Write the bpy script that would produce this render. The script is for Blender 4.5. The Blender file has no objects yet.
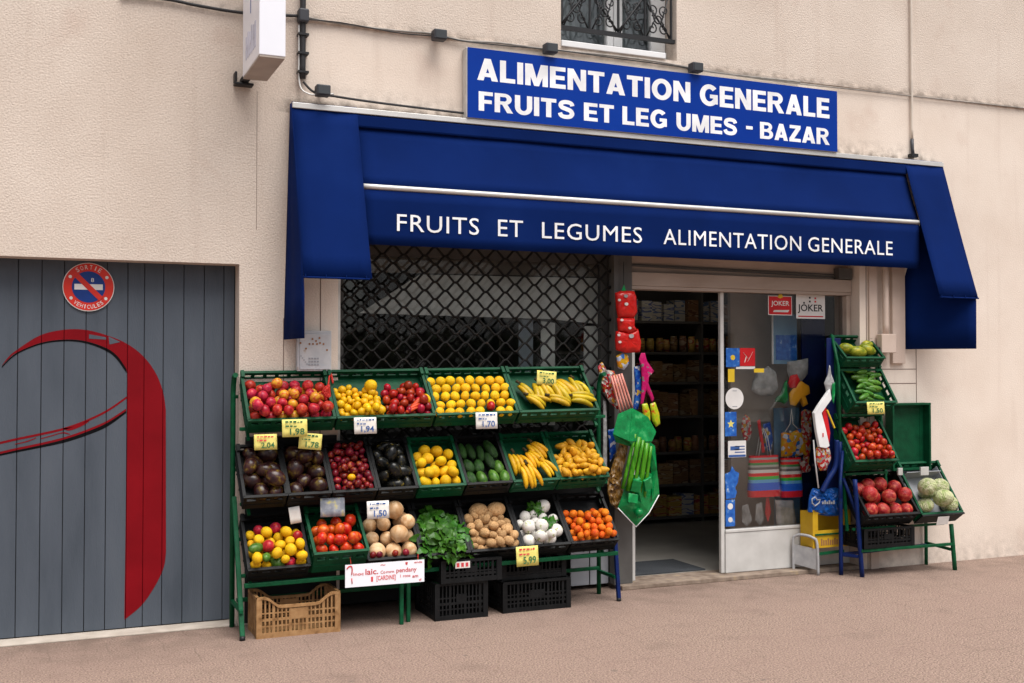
import bpy, bmesh, math, random
import numpy as np
from mathutils import Vector, Matrix, Euler
from mathutils.geometry import tessellate_polygon

R = math.radians
rnd = random.Random(7)
scene = bpy.context.scene
COL = scene.collection

# ------------------------------------------------------------------ layout: metres, facade on y = 0, camera 7 m in front
FPX = 1112.0
TH = math.atan(FPX / 2609.0)
PT = math.atan(24.5 / FPX)
CD, CH = 7.0, 1.6
cT, sT, cP, sP = math.cos(TH), math.sin(TH), math.cos(PT), math.sin(PT)

def W(u, v, y):
    """point seen at pixel (u, v) that stands on the upright plane y"""
    a = (u - 512) / FPX
    b = (341.5 - v) / FPX
    r = (cT * a + sT * cP - sT * sP * b, -sT * a + cT * cP - cT * sP * b, sP + cP * b)
    t = (y + CD) / r[1]
    return Vector((r[0] * t, y, CH + r[2] * t))

# ------------------------------------------------------------------ materials
MATS = {}
def ramp(nt, stops, interp='LINEAR'):
    n = nt.nodes.new('ShaderNodeValToRGB')
    n.color_ramp.interpolation = interp
    el = n.color_ramp.elements
    while len(el) > 1:
        el.remove(el[-1])
    el[0].position = stops[0][0]
    el[0].color = (*stops[0][1], 1)
    for p, c in stops[1:]:
        e = el.new(p)
        e.color = (*c, 1)
    return n

def mat(name, stops, scale=5.0, rough=.5, bump=0.0, bscale=80.0, metal=0.0, spec=.3, rand=0.0, huer=0.0,
        coord='Object', detail=4.0, stretch=(1, 1, 1), interp='LINEAR', shift=True, rvar=0.0, tex='noise', coat=0.0):
    m = bpy.data.materials.new(name)
    m.use_nodes = True
    nt = m.node_tree
    b = nt.nodes['Principled BSDF']
    L = nt.links.new
    if isinstance(stops[0], (int, float)):
        stops = [(0.35, tuple(c * .86 for c in stops)), (0.65, tuple(min(1, c * 1.1) for c in stops))]
    tc = nt.nodes.new('ShaderNodeTexCoord')
    mp = nt.nodes.new('ShaderNodeMapping')
    mp.inputs['Scale'].default_value = stretch
    L(tc.outputs[coord], mp.inputs['Vector'])
    vec = mp.outputs['Vector']
    oi = nt.nodes.new('ShaderNodeObjectInfo')
    if shift:
        sc = nt.nodes.new('ShaderNodeMath'); sc.operation = 'MULTIPLY'; sc.inputs[1].default_value = 37.0
        L(oi.outputs['Random'], sc.inputs[0])
        ad = nt.nodes.new('ShaderNodeVectorMath'); ad.operation = 'ADD'
        L(vec, ad.inputs[0]); L(sc.outputs[0], ad.inputs[1])
        vec = ad.outputs[0]
    if tex == 'noise':
        n = nt.nodes.new('ShaderNodeTexNoise')
        n.inputs['Scale'].default_value = scale
        n.inputs['Detail'].default_value = detail
        L(vec, n.inputs['Vector'])
        fac = n.outputs['Fac']
    elif tex == 'voronoi':
        n = nt.nodes.new('ShaderNodeTexVoronoi')
        n.inputs['Scale'].default_value = scale
        L(vec, n.inputs['Vector'])
        sx = nt.nodes.new('ShaderNodeSeparateColor')
        L(n.outputs['Color'], sx.inputs[0])
        fac = sx.outputs[0]
    else:                                   # bands along local z
        sx = nt.nodes.new('ShaderNodeSeparateXYZ')
        L(mp.outputs['Vector'], sx.inputs[0])
        fac = sx.outputs['Z']
    rp = ramp(nt, stops, interp)
    L(fac, rp.inputs[0])
    colour = rp.outputs[0]
    if rand or huer:
        h = nt.nodes.new('ShaderNodeHueSaturation')
        mr = nt.nodes.new('ShaderNodeMapRange')
        mr.inputs['To Min'].default_value = 1 - rand
        mr.inputs['To Max'].default_value = 1 + rand
        L(oi.outputs['Random'], mr.inputs['Value'])
        L(mr.outputs[0], h.inputs['Value'])
        m2 = nt.nodes.new('ShaderNodeMath'); m2.operation = 'MULTIPLY_ADD'
        wn = nt.nodes.new('ShaderNodeTexWhiteNoise'); wn.noise_dimensions = '1D'
        L(oi.outputs['Random'], wn.inputs['W'])
        m2.inputs[1].default_value = huer * 2
        m2.inputs[2].default_value = .5 - huer
        L(wn.outputs['Value'], m2.inputs[0])
        L(m2.outputs[0], h.inputs['Hue'])
        L(colour, h.inputs['Color'])
        colour = h.outputs[0]
    L(colour, b.inputs['Base Color'])
    b.inputs['Roughness'].default_value = rough
    b.inputs['Metallic'].default_value = metal
    b.inputs['Specular IOR Level'].default_value = spec
    b.inputs['Coat Weight'].default_value = coat
    if bump:
        n2 = nt.nodes.new('ShaderNodeTexNoise')
        n2.inputs['Scale'].default_value = bscale
        n2.inputs['Detail'].default_value = 3
        L(vec, n2.inputs['Vector'])
        bp = nt.nodes.new('ShaderNodeBump')
        bp.inputs['Strength'].default_value = 1
        bp.inputs['Distance'].default_value = bump
        L(n2.outputs['Fac'], bp.inputs['Height'])
        L(bp.outputs[0], b.inputs['Normal'])
        if rvar:
            mr2 = nt.nodes.new('ShaderNodeMapRange')
            mr2.inputs['To Min'].default_value = rough - rvar
            mr2.inputs['To Max'].default_value = rough + rvar
            L(fac, mr2.inputs['Value'])
            L(mr2.outputs[0], b.inputs['Roughness'])
    MATS[name] = m
    return m

def stucco():
    m = bpy.data.materials.new('stucco'); m.use_nodes = True
    nt = m.node_tree; L = nt.links.new; N = nt.nodes.new
    b = nt.nodes['Principled BSDF']
    geo = N('ShaderNodeNewGeometry')
    sep = N('ShaderNodeSeparateXYZ'); L(geo.outputs['Position'], sep.inputs[0])
    def noise(scale, detail=4, stretch=(1, 1, 1), rough=.55):
        mp = N('ShaderNodeMapping'); mp.inputs['Scale'].default_value = stretch
        L(geo.outputs['Position'], mp.inputs['Vector'])
        n = N('ShaderNodeTexNoise'); n.inputs['Scale'].default_value = scale; n.inputs['Detail'].default_value = detail
        n.inputs['Roughness'].default_value = rough
        L(mp.outputs[0], n.inputs['Vector'])
        return n.outputs['Fac']
    def mth(op, a, c=None, d=None):
        n = N('ShaderNodeMath'); n.operation = op
        for i, v in enumerate((a, c, d)):
            if v is None: continue
            if isinstance(v, (int, float)): n.inputs[i].default_value = v
            else: L(v, n.inputs[i])
        return n.outputs[0]
    def mrange(v, a, c, lo=0, hi=1):
        n = N('ShaderNodeMapRange'); n.clamp = True
        L(v, n.inputs['Value'])
        n.inputs['From Min'].default_value = a; n.inputs['From Max'].default_value = c
        n.inputs['To Min'].default_value = lo; n.inputs['To Max'].default_value = hi
        return n.outputs[0]
    def mix(f, a, c, mode='MIX'):
        n = N('ShaderNodeMix'); n.data_type = 'RGBA'; n.blend_type = mode
        if isinstance(f, (int, float)): n.inputs[0].default_value = f
        else: L(f, n.inputs[0])
        for k, v in ((6, a), (7, c)):
            if isinstance(v, tuple): n.inputs[k].default_value = (*v, 1)
            else: L(v, n.inputs[k])
        return n.outputs[2]
    big = noise(1.3, 5)
    fine = noise(95, 3)
    base = mix(mrange(big, .3, .7), STUC_A, STUC_B)
    # the band below the string line and the right end were repainted in a paler, smoother coat
    upper = mrange(sep.outputs['Z'], 3.80, 3.812)
    leftpart = mrange(sep.outputs['X'], 1.52, 1.535, 1, 0)
    rough_zone = mth('MAXIMUM', upper, leftpart)
    base = mix(mth('MULTIPLY', rough_zone, .8), base, mix(mrange(big, .3, .7), STUC_C, STUC_D))
    # long rain streaks
    streak = noise(6, 4, (1.6, 1, .10))
    base = mix(mth('MULTIPLY', mrange(streak, .56, .78), .17), base, (.33, .215, .16))
    # rusty, dirty patches
    blot = noise(2.4, 6)
    base = mix(mth('MULTIPLY', mrange(blot, .60, .78), .30), base, (.42, .25, .19))
    # soot along the string line and over the awning head
    dirtn = noise(14, 5)
    band = mth('MULTIPLY', mrange(mth('ABSOLUTE', mth('SUBTRACT', sep.outputs['Z'], 3.815)), 0, .05, 1, 0), mrange(dirtn, .40, .62))
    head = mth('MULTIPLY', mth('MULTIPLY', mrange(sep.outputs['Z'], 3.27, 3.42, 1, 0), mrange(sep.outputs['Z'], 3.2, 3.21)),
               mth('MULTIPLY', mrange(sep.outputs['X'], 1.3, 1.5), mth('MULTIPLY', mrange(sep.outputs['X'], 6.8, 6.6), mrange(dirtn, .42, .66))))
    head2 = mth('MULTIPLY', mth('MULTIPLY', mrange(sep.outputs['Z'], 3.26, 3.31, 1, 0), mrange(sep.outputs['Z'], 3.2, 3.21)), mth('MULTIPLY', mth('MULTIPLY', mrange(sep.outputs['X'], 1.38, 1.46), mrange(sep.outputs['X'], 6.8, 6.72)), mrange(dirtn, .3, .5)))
    foot = mth('MULTIPLY', mrange(sep.outputs['Z'], .0, .28, 1, 0), mrange(dirtn, .35, .7))
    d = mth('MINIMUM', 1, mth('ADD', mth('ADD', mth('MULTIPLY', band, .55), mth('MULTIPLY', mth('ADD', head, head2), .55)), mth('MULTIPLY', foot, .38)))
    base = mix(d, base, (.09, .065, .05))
    base = mix(mth('MULTIPLY', mrange(fine, .35, .65), mth('MULTIPLY_ADD', rough_zone, .16, .08)), base, (.26, .19, .14))
    L(base, b.inputs['Base Color'])
    b.inputs['Roughness'].default_value = .92
    b.inputs['Specular IOR Level'].default_value = .2
    h = mth('ADD', mth('MULTIPLY', noise(88, 4, rough=.6), mth('MULTIPLY_ADD', rough_zone, .8, .35)), mth('MULTIPLY', fine, .35))
    bp = N('ShaderNodeBump'); bp.inputs['Distance'].default_value = .0048; bp.inputs['Strength'].default_value = 1
    L(h, bp.inputs['Height']); L(bp.outputs[0], b.inputs['Normal'])
    return m

STUC_A, STUC_B = (.68, .575, .49), (.785, .688, .602)
STUC_C, STUC_D = (.60, .505, .43), (.71, .615, .535)

def paving():
    m = bpy.data.materials.new('paving'); m.use_nodes = True
    nt = m.node_tree; L = nt.links.new; N = nt.nodes.new
    b = nt.nodes['Principled BSDF']
    geo = N('ShaderNodeNewGeometry')
    def noise(scale, detail=4):
        n = N('ShaderNodeTexNoise'); n.inputs['Scale'].default_value = scale; n.inputs['Detail'].default_value = detail
        L(geo.outputs['Position'], n.inputs['Vector']); return n.outputs['Fac']
    def mix(f, a, c):
        n = N('ShaderNodeMix'); n.data_type = 'RGBA'
        L(f, n.inputs[0]) if not isinstance(f, float) else setattr(n.inputs[0], 'default_value', f)
        for k, v in ((6, a), (7, c)):
            if isinstance(v, tuple): n.inputs[k].default_value = (*v, 1)
            else: L(v, n.inputs[k])
        return n.outputs[2]
    def mrange(v, a, c, lo=0, hi=1):
        n = N('ShaderNodeMapRange'); L(v, n.inputs['Value'])
        n.inputs['From Min'].default_value = a; n.inputs['From Max'].default_value = c
        n.inputs['To Min'].default_value = lo; n.inputs['To Max'].default_value = hi
        return n.outputs[0]
    grit = noise(105, 3); grit2 = noise(45, 4); bigp = noise(.9, 5); mid = noise(5, 5)
    base = mix(mrange(grit, .38, .62), (.11, .074, .055), (.40, .295, .232))
    base = mix(mrange(grit2, .35, .75, 0, .5), base, (.33, .22, .19))
    base = mix(mrange(bigp, .35, .75, 0, .38), base, (.27, .18, .15))
    base = mix(mrange(mid, .55, .75, 0, .30), base, (.20, .13, .11))
    # slab joints, slightly wandering
    mp = N('ShaderNodeMapping'); mp.inputs['Rotation'].default_value = (0, 0, R(0)); mp.inputs['Location'].default_value = (.17, .1, 0)
    wob = N('ShaderNodeVectorMath'); wob.operation = 'MULTIPLY_ADD'
    nw = N('ShaderNodeTexNoise'); nw.inputs['Scale'].default_value = 2.2; L(geo.outputs['Position'], nw.inputs['Vector'])
    L(nw.outputs['Color'], wob.inputs[0]); wob.inputs[1].default_value = (.10, .10, 0); L(geo.outputs['Position'], wob.inputs[2])
    L(wob.outputs[0], mp.inputs['Vector'])
    br = N('ShaderNodeTexBrick'); br.offset = .5
    br.inputs['Scale'].default_value = 1.0
    br.inputs['Brick Width'].default_value = .30; br.inputs['Row Height'].default_value = .30
    br.inputs['Mortar Size'].default_value = .005; br.inputs['Mortar Smooth'].default_value = .3
    br.inputs['Color1'].default_value = (.97, .97, .97, 1); br.inputs['Color2'].default_value = (1.0, 1.0, 1.0, 1)
    br.inputs['Mortar'].default_value = (.5, .5, .5, 1)
    L(mp.outputs[0], br.inputs['Vector'])
    mu = N('ShaderNodeMix'); mu.data_type = 'RGBA'; mu.blend_type = 'MULTIPLY'; 
    jn = noise(1.7, 3)
    L(mrange(jn, .42, .62, .0, .45), mu.inputs[0])
    L(base, mu.inputs[6]); L(br.outputs['Color'], mu.inputs[7])
    # grime and painted shade together along the foot of the wall
    sep = N('ShaderNodeSeparateXYZ'); L(geo.outputs['Position'], sep.inputs[0])
    g = N('ShaderNodeMath'); g.operation = 'MULTIPLY'
    L(mrange(sep.outputs['Y'], -.9, 0.05), g.inputs[0]); L(mrange(mid, .3, .65, .1, .75), g.inputs[1])
    g.use_clamp = True
    fin = mix(g.outputs[0], mu.outputs[2], (.13, .09, .07))
    vo = N('ShaderNodeTexVoronoi'); vo.inputs['Scale'].default_value = 3.2; L(geo.outputs['Position'], vo.inputs['Vector'])
    sc = N('ShaderNodeSeparateColor'); L(vo.outputs['Color'], sc.inputs[0])
    gm = N('ShaderNodeMath'); gm.operation = 'MULTIPLY'
    L(mrange(vo.outputs['Distance'], .045, .075, 1, 0), gm.inputs[0]); L(mrange(sc.outputs[0], .70, .72), gm.inputs[1]); gm.use_clamp = True
    gm2 = N('ShaderNodeMath'); gm2.operation = 'MULTIPLY'; L(gm.outputs[0], gm2.inputs[0]); gm2.inputs[1].default_value = .55
    fin = mix(gm2.outputs[0], fin, (.12, .095, .085))
    st_ = noise(2.6, 6)
    fin = mix(mrange(st_, .60, .72, 0, .35), fin, (.15, .105, .085))
    L(fin, b.inputs['Base Color'])
    b.inputs['Roughness'].default_value = .85; b.inputs['Specular IOR Level'].default_value = .3
    ad = N('ShaderNodeMath'); ad.operation = 'MULTIPLY_ADD'; L(grit, ad.inputs[0]); ad.inputs[1].default_value = .6; L(grit2, ad.inputs[2])
    bp = N('ShaderNodeBump'); bp.inputs['Distance'].default_value = .009; bp.inputs['Strength'].default_value = 1
    L(ad.outputs[0], bp.inputs['Height']); L(bp.outputs[0], b.inputs['Normal'])
    return m

def glass(name, tint=(.9, .93, .93), refl=.10, rough=.02):
    m = bpy.data.materials.new(name); m.use_nodes = True
    nt = m.node_tree; L = nt.links.new; N = nt.nodes.new
    out = nt.nodes['Material Output']; nt.nodes.remove(nt.nodes['Principled BSDF'])
    tr = N('ShaderNodeBsdfTransparent'); tr.inputs[0].default_value = (*tint, 1)
    gl = N('ShaderNodeBsdfGlossy'); gl.inputs['Roughness'].default_value = rough
    tcn = N('ShaderNodeTexNoise'); tcn.inputs['Scale'].default_value = 3
    lw = N('ShaderNodeLayerWeight'); lw.inputs['Blend'].default_value = .22
    mr = N('ShaderNodeMapRange'); L(lw.outputs['Fresnel'], mr.inputs['Value'])
    mr.inputs['To Min'].default_value = refl; mr.inputs['To Max'].default_value = .9
    mx = N('ShaderNodeMixShader'); L(mr.outputs[0], mx.inputs[0]); L(tr.outputs[0], mx.inputs[1]); L(gl.outputs[0], mx.inputs[2])
    L(mx.outputs[0], out.inputs[0])
    return m

M = {}
M['stucco'] = stucco()
M['paving'] = paving()
M['glass'] = glass('window_glass', refl=.035, rough=.03)
M['glass_door'] = glass('door_glass', tint=(.93, .93, .92), refl=.03)
def D(key, *a, **k): M[key] = mat(key, *a, **k)
D('blue_cloth', [(.3, (.0018, .0115, .075)), (.55, (.0022, .014, .092)), (.75, (.004, .019, .112))], scale=1.6, rough=.9, bump=.0006, bscale=420, spec=.06, shift=False, detail=7)
D('blue_sign', [(.3, (.001, .030, .26)), (.7, (.0015, .036, .29))], scale=2, rough=.4, spec=.12)
D('white_letter', (.86, .86, .88), rough=.5)
D('alu', [(.3, (.50, .49, .47)), (.7, (.68, .67, .65))], scale=9, rough=.45, metal=.35, stretch=(.3, 1, 1))
D('white_metal', [(.3, (.48, .47, .45)), (.72, (.60, .59, .57))], scale=7, rough=.45)
D('sign_white', [(.3, (.80, .81, .87)), (.7, (.86, .87, .92))], scale=2, rough=.4)
D('sign_under', (.36, .31, .27), rough=.7)
D('sign_lilac', (.56, .57, .68), rough=.6)
D('gate', [(.25, (.055, .067, .084)), (.42, (.074, .088, .109)), (.62, (.085, .100, .123)), (.80, (.098, .112, .132))], scale=2.2, rough=.55, bump=.0012, bscale=60, stretch=(2.5, 1, .5), detail=9, shift=False, spec=.15)
D('gate_gap', (.03, .034, .04), rough=.8)
D('emblem_red', [(.3, (.17, .002, .006)), (.7, (.22, .003, .008))], scale=4, rough=.5, shift=False, spec=.12)
D('emblem_black', (.006, .006, .007), rough=.8, spec=.04)
D('concrete', [(.3, (.36, .31, .26)), (.7, (.50, .44, .38))], scale=8, rough=.9, bump=.003, bscale=90)
D('threshold_stone', [(.3, (.16, .115, .085)), (.6, (.27, .21, .165)), (.8, (.36, .27, .15))], scale=14, rough=.9, bump=.003, bscale=90)
D('dark_iron', (.010, .010, .012), rough=.55, spec=.4)
D('cable_black', (.03, .03, .032), rough=.6)
D('conduit_grey', [(.3, (.20, .18, .16)), (.7, (.34, .31, .28))], scale=14, rough=.7)
D('lamp_box', (.045, .047, .055), rough=.5)
D('pvc', [(.3, (.66, .66, .66)), (.7, (.78, .78, .78))], scale=4, rough=.4)
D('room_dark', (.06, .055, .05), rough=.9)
D('room_wall', [(.3, (.26, .22, .18)), (.7, (.34, .29, .24))], scale=3, rough=.9)
D('room_floor', [(.3, (.24, .225, .20)), (.7, (.32, .30, .27))], scale=3, rough=.5)
D('mat_dark', (.05, .055, .062), rough=.95, bump=.004, bscale=300)
D('beige_board', [(.3, (.34, .26, .21)), (.7, (.44, .355, .30))], scale=5, rough=.75, stretch=(.4, 1, 1))
D('grille', [(.3, (.006, .0055, .005)), (.62, (.011, .010, .009)), (.75, (.05, .03, .02))], scale=40, rough=.6, spec=.2)
D('apron', (.014, .014, .015), rough=.8)
D('grey_board', (.30, .31, .34), rough=.7)
D('rack_green', [(.3, (.001, .055, .020)), (.62, (.003, .090, .034)), (.78, (.02, .035, .025))], scale=24, rough=.5, bump=.0015, bscale=60, spec=.2)
D('rack_blue', [(.3, (.002, .011, .075)), (.62, (.003, .017, .11)), (.78, (.01, .04, .045))], scale=18, rough=.5, bump=.0015, bscale=60, spec=.2)
D('crate_green', [(.3, (.001, .046, .018)), (.7, (.002, .075, .030))], scale=16, rough=.5, bump=.001, bscale=120, rand=.16, spec=.2)
D('crate_black', [(.3, (.0045, .005, .0055)), (.7, (.009, .0095, .0105))], scale=16, rough=.55, spec=.2, bump=.001, bscale=120)
D('crate_tan', [(.3, (.17, .085, .03)), (.45, (.30, .16, .065)), (.7, (.39, .225, .10))], scale=22, rough=.65, bump=.001, bscale=120, detail=7)
D('paper_liner', (.30, .31, .33), rough=.9)
D('card_yellow', [(.3, (.66, .56, .13)), (.7, (.76, .67, .2))], scale=8, rough=.7)
D('card_white', [(.3, (.70, .66, .60)), (.7, (.80, .77, .74))], scale=8, rough=.7)
D('card_grey', [(.40, (.22, .24, .28)), (.55, (.34, .36, .40)), (.68, (.62, .55, .2))], scale=26, rough=.6)
D('ink_green', (.03, .13, .05), rough=.7)
D('ink_blue', (.04, .10, .30), rough=.7)
D('ink_red', (.62, .06, .07), rough=.7)
D('ink_black', (.02, .02, .022), rough=.7)
# goods
D('apple', [(.36, (.26, .006, .012)), (.54, (.42, .016, .022)), (.64, (.48, .045, .025)), (.76, (.62, .26, .03))], scale=1.7, rough=0.36, rand=.16, huer=.012, detail=5)
D('yellow_apple', [(.35, (.64, .36, .02)), (.50, (.62, .24, .025)), (.62, (.50, .06, .02))], scale=1.6, rough=.3, rand=.1, detail=5)
D('mirabelle', [(.35, (.60, .31, .002)), (.65, (.74, .43, .006))], scale=2, rough=0.42, rand=.14, huer=.012)
D('lemon', [(.35, (.70, .38, .002)), (.65, (.80, .48, .005))], scale=2, rough=0.5, bump=0.004, bscale=9, rand=.08, huer=.008)
D('orange', [(.35, (.66, .11, .002)), (.65, (.76, .19, .004))], scale=2, rough=0.5, bump=0.004, bscale=10, rand=.14, huer=.014)
D('tomato', [(.36, (.30, .006, .004)), (.55, (.42, .020, .006)), (.70, (.50, .10, .012))], scale=1.5, rough=0.3, rand=.18, huer=.014)
D('chilli_red', [(.36, (.20, .005, .004)), (.65, (.36, .016, .006))], scale=2, rough=0.32, rand=.3, huer=.015)
D('carrot', [(.3, (.48, .028, .004)), (.7, (.58, .07, .008))], scale=5, rough=.45, rand=.1)
D('plum', [(.36, (.085, .002, .006)), (.58, (.20, .006, .014)), (.72, (.40, .14, .02))], scale=1.5, rough=0.34, rand=.3, huer=.012)
D('dark_fruit', [(.34, (.014, .0045, .006)), (.48, (.032, .008, .009)), (.58, (.055, .026, .008)), (.70, (.17, .115, .015))], scale=1.5, rough=0.32, rand=.35, detail=5, coat=.15)
D('avocado_black', [(.34, (.004, .005, .0045)), (.56, (.011, .011, .010)), (.66, (.05, .04, .010)), (.74, (.22, .15, .02))], scale=1.6, rough=.25, rand=.3, detail=5)
D('green_veg', [(.36, (.006, .030, .004)), (.62, (.022, .075, .008))], scale=2.2, rough=0.4, bump=0.006, bscale=7, rand=.25, stretch=(2, 2, .5))
D('light_green', [(.36, (.030, .10, .010)), (.64, (.085, .18, .025))], scale=2, rough=.35, rand=.2)
D('banana', [(.34, (.52, .25, .003)), (.60, (.70, .38, .007)), (.70, (.40, .22, .01)), (.78, (.12, .06, .01))], scale=38, rough=.48, rand=.12, huer=.010, detail=6)
D('plantain', [(.34, (.38, .27, .006)), (.62, (.54, .345, .010)), (.74, (.16, .11, .01))], scale=30, rough=.42, rand=.16, huer=.014)
D('stem_dark', (.05, .035, .012), rough=.8)
D('yam', [(.36, (.46, .215, .006)), (.62, (.64, .33, .012)), (.72, (.34, .15, .01))], scale=2.4, rough=0.55, rand=.16, huer=.008)
D('potato', [(.36, (.46, .255, .105)), (.60, (.62, .38, .18)), (.74, (.28, .14, .05))], scale=2.4, rough=.7, bump=0.008, bscale=8, rand=.16)
D('gourd', [(.36, (.48, .27, .12)), (.64, (.66, .46, .27))], scale=1.3, rough=0.48, rand=.12, stretch=(1.5, 1.5, .6))
D('turnip', [(.38, (.62, .58, .54)), (.58, (.70, .67, .62)), (.68, (.34, .38, .14))], scale=1.4, rough=0.5, rand=.08)
D('cabbage', [(.34, (.30, .40, .12)), (.48, (.52, .56, .28)), (.66, (.66, .64, .42))], scale=1.8, rough=.5, rand=.1, bump=0.03, bscale=5, stretch=(1.6, 1.6, .35))
D('pomegranate', [(.36, (.24, .006, .010)), (.52, (.38, .025, .024)), (.64, (.50, .13, .06)), (.74, (.30, .02, .02))], scale=1.8, rough=.32, rand=.16, bump=0.006, bscale=7, detail=6)
D('squash', [(.36, (.11, .15, .006)), (.55, (.26, .28, .015)), (.70, (.46, .38, .03))], scale=1.7, rough=.4, rand=.14)
D('leaf', [(.34, (.016, .075, .005)), (.64, (.050, .165, .012))], scale=20, rough=.42, rand=.22, huer=.01)
D('stem_green', (.03, .12, .02), rough=.6)
# packaging
D('red_pack', [(.40, (.38, .006, .008)), (.56, (.50, .02, .012)), (.60, (.34, .28, .27)), (.64, (.08, .07, .07)), (.68, (.46, .015, .012))], scale=26, rough=.22, interp='CONSTANT', bump=.003, bscale=30)
D('red_plain', [(.3, (.40, .006, .006)), (.7, (.52, .015, .010))], scale=20, rough=.2, bump=.003, bscale=35)
D('print_pale', (.50, .46, .44), rough=.4)
D('green_pack', [(.36, (.002, .15, .036)), (.6, (.004, .24, .060)), (.72, (.06, .38, .13))], scale=14, rough=.2, bump=.003, bscale=40)
D('green_stick', [(.36, (.025, .16, .005)), (.64, (.075, .28, .010))], scale=30, rough=.25, stretch=(3, 1, .4))
D('amber_pack', [(.36, (.07, .035, .015)), (.55, (.22, .11, .02)), (.7, (.36, .27, .18))], scale=30, rough=.22, bump=.003, bscale=40)
D('pink_toy', [(.46, (.42, .004, .10)), (.58, (.48, .012, .14)), (.6, (.16, .14, .13))], scale=22, rough=.25, interp='CONSTANT', bump=.004, bscale=40)
D('lime_toy', [(.36, (.22, .38, .006)), (.55, (.40, .44, .012)), (.66, (.50, .08, .01))], scale=24, rough=.25, bump=.004, bscale=40)
D('red_stripe', [(0, (.62, .05, .03)), (.5, (.70, .30, .24))], scale=3, rough=.4, tex='noise', stretch=(12, 1, .2))
D('toy_mix', [(.0, (.40, .015, .012)), (.25, (.42, .36, .33)), (.42, (.42, .20, .02)), (.58, (.22, .19, .18)), (.72, (.34, .02, .03)), (.9, (.5, .46, .42))], scale=52, rough=.22, interp='CONSTANT', tex='voronoi', bump=.003, bscale=40)
D('toy_blue', [(.0, (.004, .04, .26)), (.4, (.015, .10, .34)), (.66, (.40, .40, .44)), (.78, (.01, .06, .30)), (.9, (.4, .25, .02))], scale=46, rough=.22, interp='CONSTANT', tex='voronoi', bump=.003, bscale=40)
D('toy_yellow', [(.0, (.50, .28, .01)), (.45, (.54, .19, .01)), (.72, (.02, .12, .4)), (.86, (.42, .46, .55))], scale=34, rough=.22, interp='CONSTANT', tex='voronoi', bump=.003, bscale=40)
D('toy_orange', [(.0, (.70, .28, .012)), (.7, (.74, .36, .02)), (.86, (.55, .06, .05))], scale=9, rough=.35)
D('clear_bag', [(.3, (.20, .20, .20)), (.7, (.42, .42, .42))], scale=14, rough=.2, bump=.01, bscale=22)
D('striped_bag', [(0, (.80, .02, .03)), (.16, (.02, .14, .75)), (.34, (.14, .45, .8)), (.42, (.05, .55, .06)), (.50, (.85, .02, .03)), (.58, (.8, .77, .75)), (.66, (.16, .14, .14)), (.72, (.45, .44, .42)), (.77, (.06, .30, .08)), (.83, (.8, .03, .03)), (.90, (.4, .38, .38)), (.95, (.8, .02, .03))], rough=.3, interp='CONSTANT', tex='bands', coord='Generated')
D('blue_bag', [(.3, (.006, .055, .26)), (.7, (.012, .11, .42))], scale=9, rough=.3, bump=.008, bscale=14)
D('yellow_box', [(.3, (.52, .30, .012)), (.7, (.64, .40, .02))], scale=8, rough=.5)
D('sticker_blue', [(.3, (.012, .075, .34)), (.62, (.03, .15, .50)), (.74, (.45, .55, .62))], scale=30, rough=.35)
D('sticker_red', (.55, .015, .02), rough=.35)
D('sticker_yellow', (.70, .48, .03), rough=.4)
D('sticker_white', (.70, .68, .66), rough=.5)
D('poster_lightblue', [(.3, (.10, .22, .38)), (.7, (.17, .33, .48))], scale=5, rough=.5)
D('navy_board', [(.3, (.0015, .007, .06)), (.7, (.003, .012, .085))], scale=3, rough=.5)
D('white_plastic', (.74, .74, .74), rough=.35)
D('carton', [(.3, (.30, .25, .21)), (.7, (.42, .35, .30))], scale=4, rough=.85)
D('packet', [(.0, (.16, .085, .03)), (.40, (.20, .12, .05)), (.47, (.12, .05, .02)), (.53, (.22, .16, .09)), (.6, (.10, .07, .04))], scale=9, rough=.45, interp='CONSTANT', detail=1, rand=.4, huer=.02, stretch=(.6, .6, 1.6))
D('shelf_metal', (.10, .095, .09), rough=.6)
D('asphalt', (.05, .05, .052), rough=.9, bump=.004, bscale=120, shift=False)
D('kerb_stone', (.34, .32, .30), rough=.85, bump=.003, bscale=80)
D('hedge_leaf', [(.3, (.02, .035, .012)), (.7, (.05, .075, .025))], scale=4, rough=.8)
D('far_wall', [(.3, (.74, .72, .69)), (.7, (.82, .80, .77))], scale=1.2, rough=.9)
D('far_glass', (.05, .055, .06), rough=.2)
D('roof_tile', (.25, .12, .08), rough=.85)
D('red_net', (.55, .03, .02), rough=.6)
D('meter_white', [(.3, (.43, .45, .48)), (.66, (.52, .53, .55)), (.80, (.38, .30, .23))], scale=18, rough=.5)
D('cream_pipe', (.66, .58, .50), rough=.6)
D('brown_reflection', [(.3, (.20, .155, .125)), (.7, (.28, .22, .18))], scale=3, rough=.75)  # this and the next colour imitate reflections in the grilled window
D('pale_reflection', [(.3, (.54, .49, .45)), (.7, (.74, .69, .65))], scale=3, rough=.7)
D('grey_paint', [(.3, (.33, .33, .34)), (.7, (.44, .44, .44))], scale=20, rough=.5)
D('bright_veg', [(.36, (.022, .085, .006)), (.60, (.065, .18, .016)), (.74, (.20, .30, .04))], scale=2.2, rough=.35, rand=.3, huer=.015, stretch=(2, 2, .5))
D('orange_red', [(.36, (.42, .022, .004)), (.55, (.54, .055, .008)), (.70, (.60, .15, .015))], scale=1.5, rough=.28, rand=.14, huer=.01)
D('rust', (.30, .14, .06), rough=.8)
D('joint', (.16, .11, .09), rough=.95)
D('plaster_pale', [(.3, (.52, .41, .34)), (.7, (.62, .50, .43))], scale=4, rough=.9, bump=.002, bscale=120)

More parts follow.
